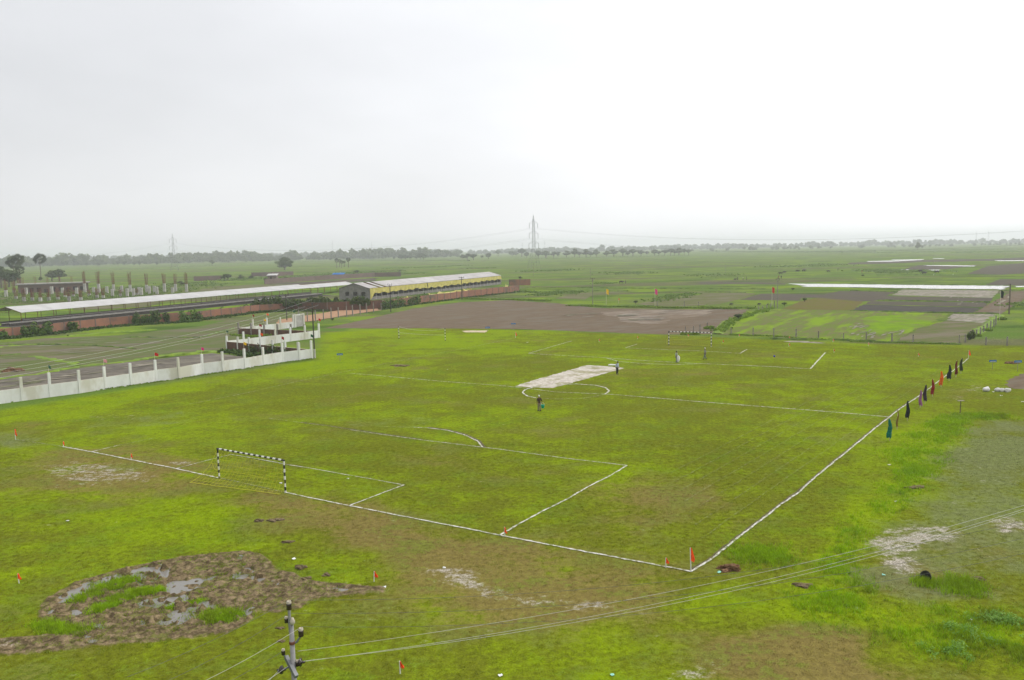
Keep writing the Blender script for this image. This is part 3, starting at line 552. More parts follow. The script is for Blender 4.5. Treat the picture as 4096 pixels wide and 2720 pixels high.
# ------------------------------------------------------------------ lime markings
def ribbon(name, pts, wdt, mat, z=.035, step=.3, jit=.3, label=None, side=0, cat='pitch marking'):
    q = []
    for a, b in zip(pts[:-1], pts[1:]):
        k = max(1, int((b - a).length / step)); q += [a.lerp(b, j / k) for j in range(k)]
    q.append(pts[-1]); b = MB(); rows = []; r = random.Random(len(q))
    wob = 0
    for i, p in enumerate(q):
        d = (q[min(i + 1, len(q) - 1)] - q[max(i - 1, 0)]).normalized(); n = Vector((-d.y, d.x)); wob = wob * .8 + r.uniform(-.02, .02)
        c = p + n * (wob + side); a0 = wdt / 2 * r.uniform(1 - jit, 1 + jit); a1 = wdt / 2 * r.uniform(1 - jit, 1 + jit); rows.append((c - n * a0, c + n * a1))
    for (a0, a1), (b0, b1) in zip(rows[:-1], rows[1:]): b.face([(a0.x, a0.y, z), (b0.x, b0.y, z), (b1.x, b1.y, z), (a1.x, a1.y, z)])
    me = b.mesh(name, mat)
    if me.polygons[0].normal.z < 0: me.flip_normals()
    co = np.zeros(len(me.vertices) * 3, np.float32); me.vertices.foreach_get('co', co); co = co.reshape(-1, 3); set_masks(me, masks(co[:, 0].astype(float), co[:, 1].astype(float)))
    o = bpy.data.objects.new(name, me); C.objects.link(o)
    return tag(o, label, None, kind='structure')
fp = lambda pts: poly((full, pts))
LN = .135
ribbon('goal_line', fp([(250, 1787), (366, 1808), (706, 1875.5), (877, 1913)]), LN * 1.15, 'lime'); ribbon('goal_line', fp([(877, 1913), (1142, 1971)]), LN * .6, 'lime_faint')
ribbon('goal_line', fp([(1142, 1971), (1397, 2024), (1700, 2083), (1997, 2142), (2400, 2219), (2764, 2287)]), LN * 1.05, 'lime'); ribbon('goal_line', fp([(62, 1759), (250, 1787)]), LN * .8, 'lime_faint')
TL = poly((full, [(2764, 2287)]), (cG, [(640, 660), (830, 510), (960, 410), (1080, 320), (1190, 230), (1330, 135), (1480, 0)]), (cr, [(240, 1360), (490, 1160), (620, 1060), (860, 900), (1160, 670), (1300, 570), (1480, 425)]))
ribbon('touchline', TL, LN * .95, 'lime', label='white lime touchline on the right'); ribbon('turf_cut', TL[:12], .13, 'cut', side=.13, z=.028)
ribbon('halfway_line', poly((cr, [(490, 1157), (0, 1112)]), (cq, [(1100, 1050), (0, 965)]), (cp, [(1040, 970)])), LN * 1.1, 'lime')
ribbon('halfway_line', poly((cp, [(1040, 970), (360, 940), (90, 905)]), (cm, [(1760, 715), (1100, 668), (650, 628), (300, 595), (0, 572)])), LN, 'lime_mid')
ribbon('centre_circle', fp([(2419, 1578), (2437, 1565), (2421, 1551), (2381, 1542), (2303, 1537), (2202, 1542), (2130, 1550), (2100, 1560), (2090, 1571), (2108, 1585), (2145, 1593)]), LN * 1.5, 'lime', z=.045)
ribbon('centre_circle', fp([(2145, 1593), (2235, 1597), (2334, 1594), (2388, 1585), (2419, 1578)]), LN, 'lime_faint')
PB = poly((full, [(1997, 2142)]), (cE, [(1100, 380), (1300, 270), (1480, 180), (1640, 85), (1810, 0)]), (full, [(2507, 1863)]))
ribbon('penalty_area_line', PB, LN, 'lime'); ribbon('penalty_area_line', fp([(2507, 1863), (2250, 1832), (1983, 1796), (1930, 1790), (1712, 1764), (1502, 1735), (1400, 1720)]), LN * .8, 'lime_mid')
ribbon('penalty_area_line', fp([(1400, 1720), (1326, 1707), (1076, 1674)]), LN * .7, 'lime_faint'); ribbon('turf_cut', fp([(1690, 1760), (1502, 1733), (1326, 1706), (1200, 1690)]), .16, 'cut', side=-.1, z=.028)
ARC = fp([(1930, 1790), (1908, 1764), (1854, 1739), (1790, 1722), (1705, 1712), (1654, 1710)])
ribbon('penalty_arc', ARC, LN, 'lime'); ribbon('penalty_arc', fp([(1654, 1710), (1535, 1708)]), LN * .7, 'lime_faint'); ribbon('turf_cut', ARC[:5], .2, 'cut', side=-.2, z=.028)
ribbon('goal_area_line', fp([(1397, 2024), (1500, 1984), (1617, 1941)]), LN * .9, 'lime'); ribbon('goal_area_line', fp([(1617, 1941), (1539, 1927), (1292, 1883), (1140, 1857), (1031, 1837), (924, 1819), (831, 1842), (706, 1875)]), LN * .75, 'lime_mid')
ribbon('penalty_area_line', fp([(366, 1808), (481, 1781)]), LN * .8, 'lime'); ribbon('penalty_area_line', fp([(481, 1781), (620, 1752)]), LN * .7, 'lime_faint')
ribbon('touchline', fp([(755, 1618), (866, 1596), (1008, 1568), (1082, 1550), (1293, 1505), (1400, 1483)]), LN, 'lime_faint'); ribbon('touchline', fp([(1400, 1483), (1769, 1410), (1874, 1391), (2062, 1352)]), LN, 'lime_faint')
ribbon('penalty_area_line', fp([(3301, 1411), (3241, 1476)]), LN * 1.4, 'lime'); ribbon('penalty_area_line', fp([(3241, 1476), (3065, 1466), (2800, 1455)]), LN * 1.2, 'lime')
ribbon('penalty_area_line', fp([(2800, 1455), (2574, 1443), (2395, 1430), (2229, 1421), (2114, 1414), (2288, 1364)]), LN * 1.2, 'lime_mid')
ribbon('penalty_arc', fp([(2422, 1431), (2473, 1446.5), (2574, 1455), (2693, 1459), (2811, 1455)]), LN * 1.3, 'lime_mid')
ribbon('goal_area_line', fp([(2549, 1377), (2501, 1392), (2642, 1398), (2815, 1405), (2960, 1414)]), LN * 1.1, 'lime_mid'); ribbon('goal_area_line', fp([(2960, 1414), (2988, 1398)]), LN * 1.6, 'lime_mid'); ribbon('goal_line', fp([(2845, 1387), (2988, 1398), (3093, 1401)]), LN, 'lime_faint')
t0, t1 = TL[0], TL[-1]; td = (t1 - t0).normalized(); tn = Vector((-td.y, td.x))
for i, off in enumerate((1.6, 2.9, 4.2, 5.5, 6.8, 8.1, 9.4)):
    ribbon('lane_line', [t0 + tn * off + td * s for s in np.linspace(5 + i * 2, 92 - (i % 3) * 8, 14)], .12, 'lime_trace', z=.03, jit=.5)

# ------------------------------------------------------------------ muddy hollow
def vnoise(x, y, sc, seed):
    x = x * sc; y = y * sc; xi = np.floor(x).astype(int); yi = np.floor(y).astype(int); fx = x - xi; fy = y - yi; fx = fx * fx * (3 - 2 * fx); fy = fy * fy * (3 - 2 * fy)
    def h(a, b): n = np.sin(a * 127.1 + b * 311.7 + seed * 74.7) * 43758.5453; return n - np.floor(n)
    return (h(xi, yi) * (1 - fx) + h(xi + 1, yi) * fx) * (1 - fy) + (h(xi, yi + 1) * (1 - fx) + h(xi + 1, yi + 1) * fx) * fy
def fbm(x, y, sc, seed, o=4): return sum(vnoise(x, y, sc * 2 ** i, seed + i) * .5 ** i for i in range(o)) / sum(.5 ** i for i in range(o))
WET = [poly((cB, [(690, 550), (870, 440), (1150, 370), (1450, 250), (1750, 165), (1980, 150), (2060, 250), (1900, 350), (1700, 430), (1400, 560), (1150, 700), (1110, 690), (1330, 560), (1560, 440), (1180, 460), (900, 590), (720, 620)])),
       poly((cB, [(830, 710), (870, 650), (980, 740), (900, 750)])), poly((cB, [(1500, 640), (1750, 560), (2200, 520), (2361, 580), (1900, 720), (1650, 690)])), poly((cB, [(1900, 720), (2361, 610), (2361, 680), (2250, 700), (1950, 740)])),
       poly((cD, [(440, 290), (640, 270), (660, 190), (760, 210), (700, 320), (560, 360)])), poly((cD, [(540, 60), (650, 50), (650, 100), (560, 100)])), poly((cD, [(0, 570), (150, 550), (350, 600), (400, 690), (150, 690), (0, 640)])),
       poly((cD, [(420, 710), (500, 700), (800, 710), (780, 770), (560, 790)])), poly((cD, [(1000, 360), (1160, 350), (1120, 410), (1020, 420)])), poly((cD, [(760, 290), (900, 310), (860, 350), (770, 340)])), poly((cB, [(1590, 840), (1830, 820), (1820, 870), (1650, 870)])), poly((cB, [(1950, 820), (2361, 800), (2300, 850), (1960, 860)]))]
mb = [p.x for p in MUD], [p.y for p in MUD]
def mud_z(X, Y):
    sd = sdist(X, Y, MUD); wet = np.zeros_like(X)
    wob = (fbm(X, Y, 1.1, 21, 3) - .5) * .9
    for pg in WET: wet = np.maximum(wet, 1 / (1 + np.exp(np.clip((sdist(X, Y, pg) + wob + .12) / .10, -30, 30))))
    cl = fbm(X, Y, 3.2, 3, 3); cl2 = fbm(X, Y, .9, 9, 3); pk = np.clip(cl - .46, 0, 1)
    z = .015 + .45 * pk + .10 * (cl2 - .5) - wet * (.13 - .22 * np.clip(cl - .54, 0, 1) * 4)
    z -= .10 * np.clip(fbm(X, Y, .55, 31, 3) - .58, 0, 1) * 6
    rim = np.clip((sd + .55) / .4, 0, 1); z = z * (1 - rim) + rim * (.04 + .2 * pk)
    out_ = np.clip(sd / .2, 0, 1); return z * (1 - out_) - .08 * out_
me, X, Y = grid_mesh('mud_hollow', np.arange(min(mb[0]) - .5, max(mb[0]) + .5, .09), np.arange(min(mb[1]) - .5, max(mb[1]) + .5, .09), mud_z)
mk = masks(X, Y); mk['mud'] = np.clip(inside(X, Y, MUD, .45) * 1.12, 0, 1); mk['pale'] *= .7; set_masks(me, mk); me.materials.append(M['ground'])
me.polygons.foreach_set('use_smooth', [True] * len(me.polygons))
o = bpy.data.objects.new('mud_hollow', me); C.objects.link(o); tag(o, 'churned brown mud with puddles beside the near goal', None, kind='structure')
b = MB(); b.face([(p.x, p.y, -.03) for p in shrink(MUD, .3)]); o = b.build('puddle_water', 'water'); tag(o, 'grey puddle water in the muddy hollow', None, kind='structure')
if o.data.polygons[0].normal.z < 0: o.data.flip_normals()

# ------------------------------------------------------------------ grass blades (uncountable)
def blades(name, px, py, hgt, wid, nb, mat, label, lean=.5, spread=.06, base=None):
    n = len(px); k = n * nb; bx = np.repeat(px, nb) + RNG.normal(0, 1, k) * np.repeat(spread * np.ones(n), nb); by = np.repeat(py, nb) + RNG.normal(0, 1, k) * np.repeat(spread * np.ones(n), nb)
    hh = np.repeat(hgt, nb) * RNG.uniform(.6, 1.25, k); ww = np.repeat(wid * np.ones(n), nb); a = RNG.uniform(0, 2 * np.pi, k); ln = RNG.uniform(.1, lean, k) * hh; la = RNG.uniform(0, 2 * np.pi, k)
    z0 = np.zeros(k) if base is None else np.repeat(base, nb)
    V = np.zeros((k, 3, 3)); V[:, 0] = np.stack([bx - np.cos(a) * ww / 2, by - np.sin(a) * ww / 2, z0], 1); V[:, 1] = np.stack([bx + np.cos(a) * ww / 2, by + np.sin(a) * ww / 2, z0], 1)
    V[:, 2] = np.stack([bx + np.cos(la) * ln, by + np.sin(la) * ln, z0 + hh], 1)
    me = numpy_mesh(name, V.reshape(-1, 3), np.arange(k * 3).reshape(-1, 3)); me.materials.append(M[mat])
    o = bpy.data.objects.new(name, me); C.objects.link(o); tag(o, label, 'grass', kind='stuff'); return me
def scatter(n, y0, y1):
    yy = np.sqrt(RNG.uniform(y0 ** 2, y1 ** 2, n)); return RNG.uniform(-.66, .66, n) * yy, yy
def short_grass():
    xa, ya = scatter(52000, 31, 72); xb, yb = scatter(30000, 72, 150); px = np.concatenate([xa, xb]); py = np.concatenate([ya, yb])
    m = masks(px, py); crk = sdist(px, py, CRK); keep = (m['mud'] < .62) & (m['far'] < .3) & (crk > .3) & (RNG.uniform(0, 1, len(px)) > m['pale'] * .9) & (RNG.uniform(0, 1, len(px)) < .35 + m['lush'])
    px, py = px[keep], py[keep]; m = {k: v[keep] for k, v in m.items()}
    h = .028 + .035 * RNG.uniform(0, 1, len(px)) + .05 * np.clip(m['lush'] - .5, 0, 1); h *= np.where(py > 72, .8, 1)
    me = blades('short_grass', px, py, h, np.where(py > 72, .028, .02), 8, 'blade', 'short yellow-green grass over the pitch', 1.0, np.where(py > 72, .13, .075))
    set_masks(me, {k: np.repeat(v, 24) for k, v in m.items()})
CRK = fp([(2058, 1546), (2084, 1536), (2200, 1503), (2347, 1461), (2410, 1464), (2497, 1473), (2400, 1500), (2330, 1520), (2269, 1537), (2215, 1552), (2151, 1551)])
short_grass()
def in_poly(pg, n):
    bx = [p.x for p in pg]; by = [p.y for p in pg]; x = RNG.uniform(min(bx), max(bx), n); y = RNG.uniform(min(by), max(by), n); k = (sdist(x, y, pg) + RNG.normal(0, .5, n)) < 0; return x[k], y[k]
def tall_grass():
    X_, Y_, H_ = [], [], []
    for pg, n, h in ((WEEDS, 26000, .26), (WEEDS2, 9000, .22)):
        x, y = in_poly(pg, n); cl = fbm(x, y, .5, 5, 3); k = RNG.uniform(0, 1, len(x)) < np.clip((cl - .3) * 3, .1, 1); X_.append(x[k]); Y_.append(y[k]); H_.append(h * (.4 + 1.2 * cl[k]))
    for sp, wd, n, h in (([(cB, [(1130, 720), (1330, 620), (1560, 520)])], .25, 500, .22), ([(cB, [(900, 610), (1200, 470), (1400, 410), (1560, 360)])], .3, 600, .22), ([(cB, [(1600, 500), (1900, 480)])], .2, 250, .2), ([(cD, [(260, 790), (560, 790)])], .3, 400, .25),
                         ([(cB, [(500, 860), (700, 930), (1000, 960)])], .3, 400, .2), ([(cB, [(1880, 720), (2361, 600)])], .12, 160, .14), ([(cG, [(950, 600), (1150, 630)])], .8, 500, .25), ([(cH, [(1080, 960), (1130, 900)])], .5, 300, .35), ([(cH, [(830, 920), (860, 900)])], .25, 120, .3)):
        ln = poly(*sp); 
        for a, b in zip(ln[:-1], ln[1:]):
            m = int(n / (len(ln) - 1)); t = RNG.uniform(0, 1, m); X_.append(a.x + (b.x - a.x) * t + RNG.normal(0, wd, m)); Y_.append(a.y + (b.y - a.y) * t + RNG.normal(0, wd, m)); H_.append(np.full(m, h))
    x, y = in_poly(MUD, 4200); k = fbm(x, y, .8, 41, 3) > .47; X_.append(x[k]); Y_.append(y[k]); H_.append(np.full(k.sum(), .10))
    px, py, h = np.concatenate(X_), np.concatenate(Y_), np.concatenate(H_)
    me = blades('tall_grass', px, py, h, .03, 9, 'bladet', 'bright tall grass and weeds along the right edge of the field', .9, .09)
    m = masks(px, py); m['lush'] = np.clip(m['lush'], .75, 1.1); m['mud'] *= 0; m['pale'] *= 0; m['grey'] *= .2; m['dry'] *= .2; md_ = h < .105; m['lush'][md_] = .35; m['dry'][md_] = .35; set_masks(me, {k: np.repeat(v, 27) for k, v in m.items()})
tall_grass()
def leaf_cloud(b, c, r, n, size, rnd, flat=.6, mi=0):        # leaf-sized quads spread in an ellipsoid
    c = Vector(c)
    for _ in range(n):
        while True:
            p = Vector((rnd.uniform(-1, 1), rnd.uniform(-1, 1), rnd.uniform(-1, 1)))
            if .25 < p.length < 1: break
        q = c + Vector((p.x * r[0], p.y * r[1], p.z * r[2])); nn = (p.normalized() + Vector((rnd.uniform(-1, 1), rnd.uniform(-1, 1), rnd.uniform(-.3, 1))) * flat).normalized()
        x = nn.orthogonal().normalized(); y = nn.cross(x); a = rnd.uniform(0, 6.28); u = (x * math.cos(a) + y * math.sin(a)) * size * rnd.uniform(.6, 1.3); v = (y * math.cos(a) - x * math.sin(a)) * size * rnd.uniform(.4, .9)
        b.face([q - u, q - v * .9, q + u * 1.1, q + v], mi)
def broad_weeds():
    b = MB(); r = random.Random(5)
    pg = poly((cH, [(980, 1170), (1200, 1090), (1527, 1150), (1600, 1300), (1400, 1330), (1150, 1250), (1000, 1230)])), poly((cH, [(860, 1330), (1100, 1340), (1150, 1440), (1000, 1450), (880, 1400)]))
    for p_, n in ((pg[0], 1500), (pg[1], 600)):
        x, y = in_poly(p_, n)
        cl_ = fbm(x, y, .9, 17, 3)
        for i in range(len(x)):
            if r.random() < (cl_[i] - .38) * 4.5: hh_ = .10 + .3 * (cl_[i] - .35); leaf_cloud(b, (x[i], y[i], hh_), (.22, .22, hh_), 8, .05, r, 1.4)
    tag(b.build('broad_weeds', 'weed2'), 'broad-leaved dark green weeds in the bottom right corner', 'weeds', kind='stuff')
    b = MB(); b2 = MB()                          # weeds along walls and bunds
    for si, (sp, wd, h, n) in enumerate((([(c1, [(-100, 1350), (150, 1340), (700, 1280), (1300, 1205), (2361, 1140)])], 1.6, .5, 900), ([(c2, [(0, 1160), (500, 1100), (1000, 1035), (1300, 1020), (1800, 1020)])], 1.8, .6, 900), ([(c3, [(370, 1240), (700, 1190), (1400, 1095), (2000, 1030)])], 1.2, .5, 500),
                         ([(cw, [(0, 925), (900, 805), (2115, 640)]), (cz, [(930, 928), (1845, 795)])], .25, .14, 500), ([(cz, [(640, 700), (860, 720), (1000, 760), (1200, 740)])], 1.0, .5, 420), ([(cz, [(760, 480), (1050, 500), (1280, 480)])], .8, .35, 260), ([(cq, [(380, 125), (560, 132), (760, 140), (1000, 150), (1400, 185), (1800, 190), (2195, 212)])], .6, .3, 520),
                         ([(cr, [(0, 210), (560, 225), (900, 235), (1380, 245)])], .5, .25, 320), ([(c5, [(230, 1345), (420, 1195), (640, 1130), (900, 1050)])], 1.4, .6, 500), ([(c5, [(0, 1040), (330, 1055), (660, 1050)])], 1.2, .5, 380), ([(c4, [(500, 955), (900, 965), (1500, 975), (2300, 990)])], .9, .35, 520), ([(c3, [(1300, 1110), (1800, 1120), (2361, 1135)])], 1.2, .5, 400),
                         ([(cp, [(1850, 262), (2050, 262)])], .4, .35, 80), ([(cp, [(2150, 195), (2210, 195)])], .5, .6, 80), ([(c6, [(1690, 1330), (1740, 1330)])], .5, .4, 60), ([(c6, [(1570, 1395), (1620, 1400)])], .5, .4, 60), ([(c6, [(1880, 1190), (1920, 1190)])], .5, .5, 60))):
        ln = poly(*sp)
        for a, c_ in zip(ln[:-1], ln[1:]):
            for _ in range(n // (len(ln) - 1)):
                p = a.lerp(c_, r.random()); s = r.uniform(.5, 1.4); leaf_cloud(b if si < 3 or si == 4 else b2, (p.x + r.gauss(0, wd * .5), p.y + r.gauss(0, wd * .5), h * s * .45), (.5 * s * max(h, .25), .5 * s * max(h, .25), h * s * .5), 7, .22 if h > .3 else .1, r, 1.2)
    tag(b.build('verge_weeds', 'vine'), 'rough green weeds along the brick walls and the ivy', 'weeds', kind='stuff'); tag(b2.build('verge_weeds', 'weed'), 'light green weeds along bunds and fences', 'weeds', kind='stuff')
broad_weeds()
def meadow_scrub():
    b = MB(); r = random.Random(23)
    for c, pts, wd, h, n in ((c3, [(760, 740), (930, 735), (1130, 732)], 5, 1.5, 130), (c3, [(1170, 720), (1360, 715)], 5, 1.6, 100), (c3, [(450, 750), (640, 742)], 5, 1.4, 90), (c3, [(620, 812), (840, 808)], 4, 1.5, 80), (c3, [(1380, 750), (1640, 745)], 5, 1.3, 100), (c4, [(1090, 572), (1340, 566)], 7, 1.4, 150), (c4, [(380, 802), (620, 785)], 3, .8, 160), (c4, [(130, 826), (270, 818)], 2.5, .8, 90), (c4, [(0, 548), (300, 540), (560, 525)], 6, 1.2, 160), (c4, [(900, 690), (1010, 690)], 3, .7, 60),
                          (c4, [(1500, 900), (1960, 810)], 2.5, .7, 160), (c6, [(230, 575), (480, 572)], 6, 1.5, 130), (c6, [(440, 598), (700, 590), (1000, 575)], 6, 1.3, 220), (c5, [(800, 525), (1300, 515), (1700, 495)], 7, 1.3, 200), (c5, [(0, 640), (340, 620)], 6, 1.0, 90), (c2, [(560, 655), (800, 645), (1000, 625)], 8, 2.0, 200), (c2, [(1250, 630), (1700, 590), (2361, 555)], 9, 2.0, 300), (c1, [(2050, 700), (2361, 690)], 6, 1.8, 120), (c3, [(0, 800), (300, 790), (590, 782)], 4, 1.8, 170), (c6, [(1450, 345), (2200, 330)], 16, 2.2, 180), (c6, [(0, 350), (600, 345), (1300, 330)], 14, 2.0, 220), (c5, [(0, 350), (1000, 345), (2100, 345)], 14, 1.8, 260), (c3, [(1990, 1020), (2180, 1035)], 2, .9, 70), (c3, [(2180, 1060), (2361, 1060)], 2, .7, 70), (c6, [(2050, 1020), (2183, 990)], 3, .6, 80), (c1, [(0, 890), (600, 880), (1200, 850), (1900, 810)], 7, 1.6, 420), (c1, [(0, 820), (700, 830), (1500, 800), (2200, 760)], 9, 1.6, 420), (c1, [(900, 770), (1700, 745), (2361, 720)], 8, 2.2, 220), (c1, [(0, 930), (900, 890), (1700, 850)], 3, 1.0, 200)):
        ln = poly((c, pts))
        for a, q in zip(ln[:-1], ln[1:]):
            for _ in range(n // (len(ln) - 1)):
                p = a.lerp(q, r.random()); s_ = r.uniform(.4, 1.3); h_ = h * s_ * .5; leaf_cloud(b, (p.x + r.gauss(0, wd * .9), p.y + r.gauss(0, wd * 1.6), h_ * .4), (h_ * 1.4, h_ * 1.4, h_ * .5), 9, .2 + h * .15, r, 1.1)
    tag(b.build('meadow_scrub', 'scrub'), 'patches of low dark scrub across the meadows', 'scrub', kind='stuff')
meadow_scrub()

# ------------------------------------------------------------------ whitewashed boundary wall and zigzag enclosures
V3 = lambda p, z=0.0: Vector((p[0], p[1], z))
def bay_panel(b, p, q, h0, h1, th, front_mi, back_mi, nf):
    # wall slab between two posts; nf = unit normal of the whitewashed face
    o = nf * (th / 2); a0, a1 = p + o, q + o; c0, c1_ = p - o, q - o; u0, u1 = Vector((0, 0, h0)), Vector((0, 0, h1)); dn = Vector((0, 0, -.05))
    b.face([a0 + dn, a1 + dn, a1 + u1, a0 + u0], front_mi); b.face([c1_ + dn, c0 + dn, c0 + u0, c1_ + u1], back_mi)
    b.face([a0 + u0, a1 + u1, c1_ + u1, c0 + u0], 2); b.face([c0 + dn, a0 + dn, a0 + u0, c0 + u0], front_mi); b.face([a1 + dn, c1_ + dn, c1_ + u1, a1 + u1], front_mi)
def wall_run(name, label, pts, hp, hw, front_to_cam, post_mat='white', pw_=.32, skip_last=False, cat='wall', skip_first=False):
    root = thing(name, label, cat, V3(pts[0])); P3 = [V3(p) for p in pts]; tops = []
    for i, (p, q) in enumerate(zip(P3[:-1], P3[1:])):
        d = (q - p).normalized(); n = Vector((d.y, -d.x, 0))
        if n.y > 0: n = -n                                  # the face towards the field (towards -Y)
        nf = n if front_to_cam else -n
        b = MB(); bay_panel(b, p + d * (pw_ / 2 + .003), q - d * (pw_ / 2 + .003), hw * random.uniform(.97, 1.03), hw * random.uniform(.97, 1.03), .2, 0, 1, nf); b.build('panel', ['white', 'brickback', 'whitetop'], root)
    for i, p in enumerate(P3):
        if (skip_last and i == len(P3) - 1) or (skip_first and i == 0): tops.append(p + Vector((0, 0, hp))); continue
        d = (P3[min(i + 1, len(P3) - 1)] - P3[max(i - 1, 0)]).normalized(); hh = hp * random.uniform(.96, 1.04); b = MB(); b.box(p + Vector((0, 0, -.05)), pw_, pw_ * .95, hh + .05, d.xy, 0, .93); b.build('post', post_mat, root); tops.append(p + Vector((0, 0, hh)))
    return root, tops
def spaced(a, b, n): a, b = Vector(a), Vector(b); return [a.lerp(b, i / n) for i in range(n + 1)]
wp = poly((cw, [(265, 895), (598, 850), (945, 805), (1245, 757), (1550, 715), (1845, 665), (2115, 635)]), (cz, [(375, 1000), (650, 970), (945, 925), (1195, 880), (1455, 835), (1680, 810), (1845, 790)]))
s0 = wp[0] - wp[1]; wp = [wp[0] + s0 * 2.0, wp[0] + s0] + wp
_, T1 = wall_run('boundary_wall', 'long low whitewashed wall with tall posts, nearest to the pitch', wp, 2.97, 1.63, True)
zA = wp[-1]; zB = P(cz, 705, 668).xy; zC = P(cz, 1945, 508).xy; zD = P(cz, 862, 462).xy; zE = P(cz, 1600, 372).xy
_, T2 = wall_run('enclosure_wall', 'brown enclosure wall running back from the end of the white wall', spaced(zA, zB, 7), 2.6, 1.5, False, skip_first=True)
_, T3 = wall_run('enclosure_wall', 'second white enclosure wall, behind the brown wall with ivy', spaced(zB, zC, 6), 2.95, 1.55, True, skip_first=True)
_, T4 = wall_run('enclosure_wall', 'brown enclosure wall in the middle of the zigzag', spaced(zC, zD, 6), 2.6, 1.35, False, 'post', skip_first=True)
_, T5 = wall_run('enclosure_wall', 'third and farthest white wall of the zigzag enclosures', spaced(zD, zE, 4), 2.9, 1.4, True, skip_first=True)
# gate pillars with a grey panel
gp = zE; gd = (zE - zD).normalized(); t = thing('gate_panel', 'white gate frame with a grey panel at the end of the farthest white wall', 'gate', V3(gp + gd * .5))
for k in (.5, 3.2):
    b = MB(); b.box(V3(gp + gd * k), .42, .4, 3.1, gd); b.build('pillar', 'white', t)
b = MB(); b.box(V3(gp + gd * 1.85, .1), 2.26, .12, 2.6, gd); b.build('panel', 'concl', t); b = MB(); b.box(V3(gp + gd * 1.85, 2.72), 2.26, .3, .32, gd); b.build('lintel', 'white', t)
# ivy on the brown wall
def vine(label, p, q, h, th, n, size, seed, cat='climbing plant', z0=0., name='climbing_vine', mat='vine'):
    r = random.Random(seed); b = MB(); p, q = V3(p), V3(q); root = thing(name, label, cat, p)
    d = q - p; nn = Vector((d.y, -d.x, 0)).normalized(); nn = nn if nn.y < 0 else -nn
    k = max(2, int(d.length / .9))
    for i in range(k):
        s = (i + r.random()) / k; hh = h * r.uniform(.5, 1.08); c = p + d * s + nn * th * .4
        leaf_cloud(b, c + Vector((0, 0, z0 + hh * .5)), (.85, th, hh * .52), int(n / k), size, r, .8)
    b.build('foliage', mat, root)
    for i in range(max(1, k // 3)):
        s = MB(); c = p + d * ((i + .5) / max(1, k // 3)) + nn * .15; s.tube(c, c + Vector((r.uniform(-.2, .2), 0, h * .6 + z0)), .05, .02, 5); s.build('stem', 'bark', root)
    return root
va, vb = zA.lerp(zB, .22), zA.lerp(zB, .70)
vine('dark ivy over the brown wall behind the end of the white wall', va, vb, 1.8, .5, 900, .16, 3)

# ------------------------------------------------------------------ flags on posts, marker flags, tall banners
def flag_cloth(b, top, w, h, ang, droop, seed, tri=False, mi=0):
    r = random.Random(seed); nx, nz = 5, 4; d = Vector((math.cos(ang), math.sin(ang), 0)); n = Vector((-d.y, d.x, 0)); ph = r.uniform(0, 6); pts = []
    for j in range(nz + 1):
        row = []
        for i in range(nx + 1):
            u, v = i / nx, j / nz; hh = h * (1 - u * .999) if tri else h
            row.append(top + d * (w * u * (1 - .15 * v * droop)) + Vector((0, 0, -v * hh - droop * w * u * u - (h * .5 * u if tri else 0))) + n * (.12 * w * math.sin(ph + u * 7 + v * 1.5) * u))
        pts.append(row)
    for j in range(nz):
        for i in range(nx): b.face([pts[j][i], pts[j][i + 1], pts[j + 1][i + 1], pts[j + 1][i]], mi)
def post_flag(base, color, hstick, w, h, label, ang=-.3, seed=0, group=None):
    base = Vector(base); t = thing('flag', label, 'flag', base, 0, group); b = MB(); b.tube(base + Vector((0, 0, -.02)), base + Vector((random.uniform(-.05, .05), 0, hstick)), .022, .018, 6); b.build('stick', 'wood', t)
    b = MB(); flag_cloth(b, base + Vector((.02, 0, hstick - .02)), w, h, ang, .35, seed); b.build('cloth', 'f_' + color, t)
TT = {'T1': T1, 'T2': T2, 'T3': T3, 'T4': T4, 'T5': T5}
for i, (run, k, color, lab) in enumerate((
        ('T1', 3, 'green', 'dark green flag near the left end of the white wall'), ('T1', 5, 'pink', 'pale pink flag on a post of the white wall'), ('T1', 7, 'red', 'bright red flag on a white wall post beside the pink flag'),
        ('T1', 9, 'magenta', 'magenta flag on a post of the white wall'), ('T1', 11, 'yellow', 'yellow flag on the front white wall, before the ivy'), ('T1', 13, 'darkred', 'dark red flag on the front white wall near its end'),
        ('T1', 15, 'green', 'dark green flag on the end post of the front white wall'), ('T2', 7, 'green', 'green flag on the left corner post of the second white wall'), ('T3', 2, 'darkred', 'dark red flag above the second white wall'),
        ('T2', 4, 'orange', 'orange-red flag on the brown wall with ivy'), ('T3', 6, 'red', 'red flag on the right end post of the second white wall'), ('T4', 4, 'yellow', 'yellow flag over the middle brown enclosure wall'),
        ('T5', 1, 'darkred', 'dark red flag on the farthest white wall'), ('T5', 2, 'orange', 'small orange flag on the farthest white wall'), ('T5', 4, 'green', 'dark green flag beside the white gate frame'))):
    post_flag(TT[run][k] + Vector((0, 0, 0)), color, 1.05, .5, .42, lab, random.uniform(-.5, .2), i)
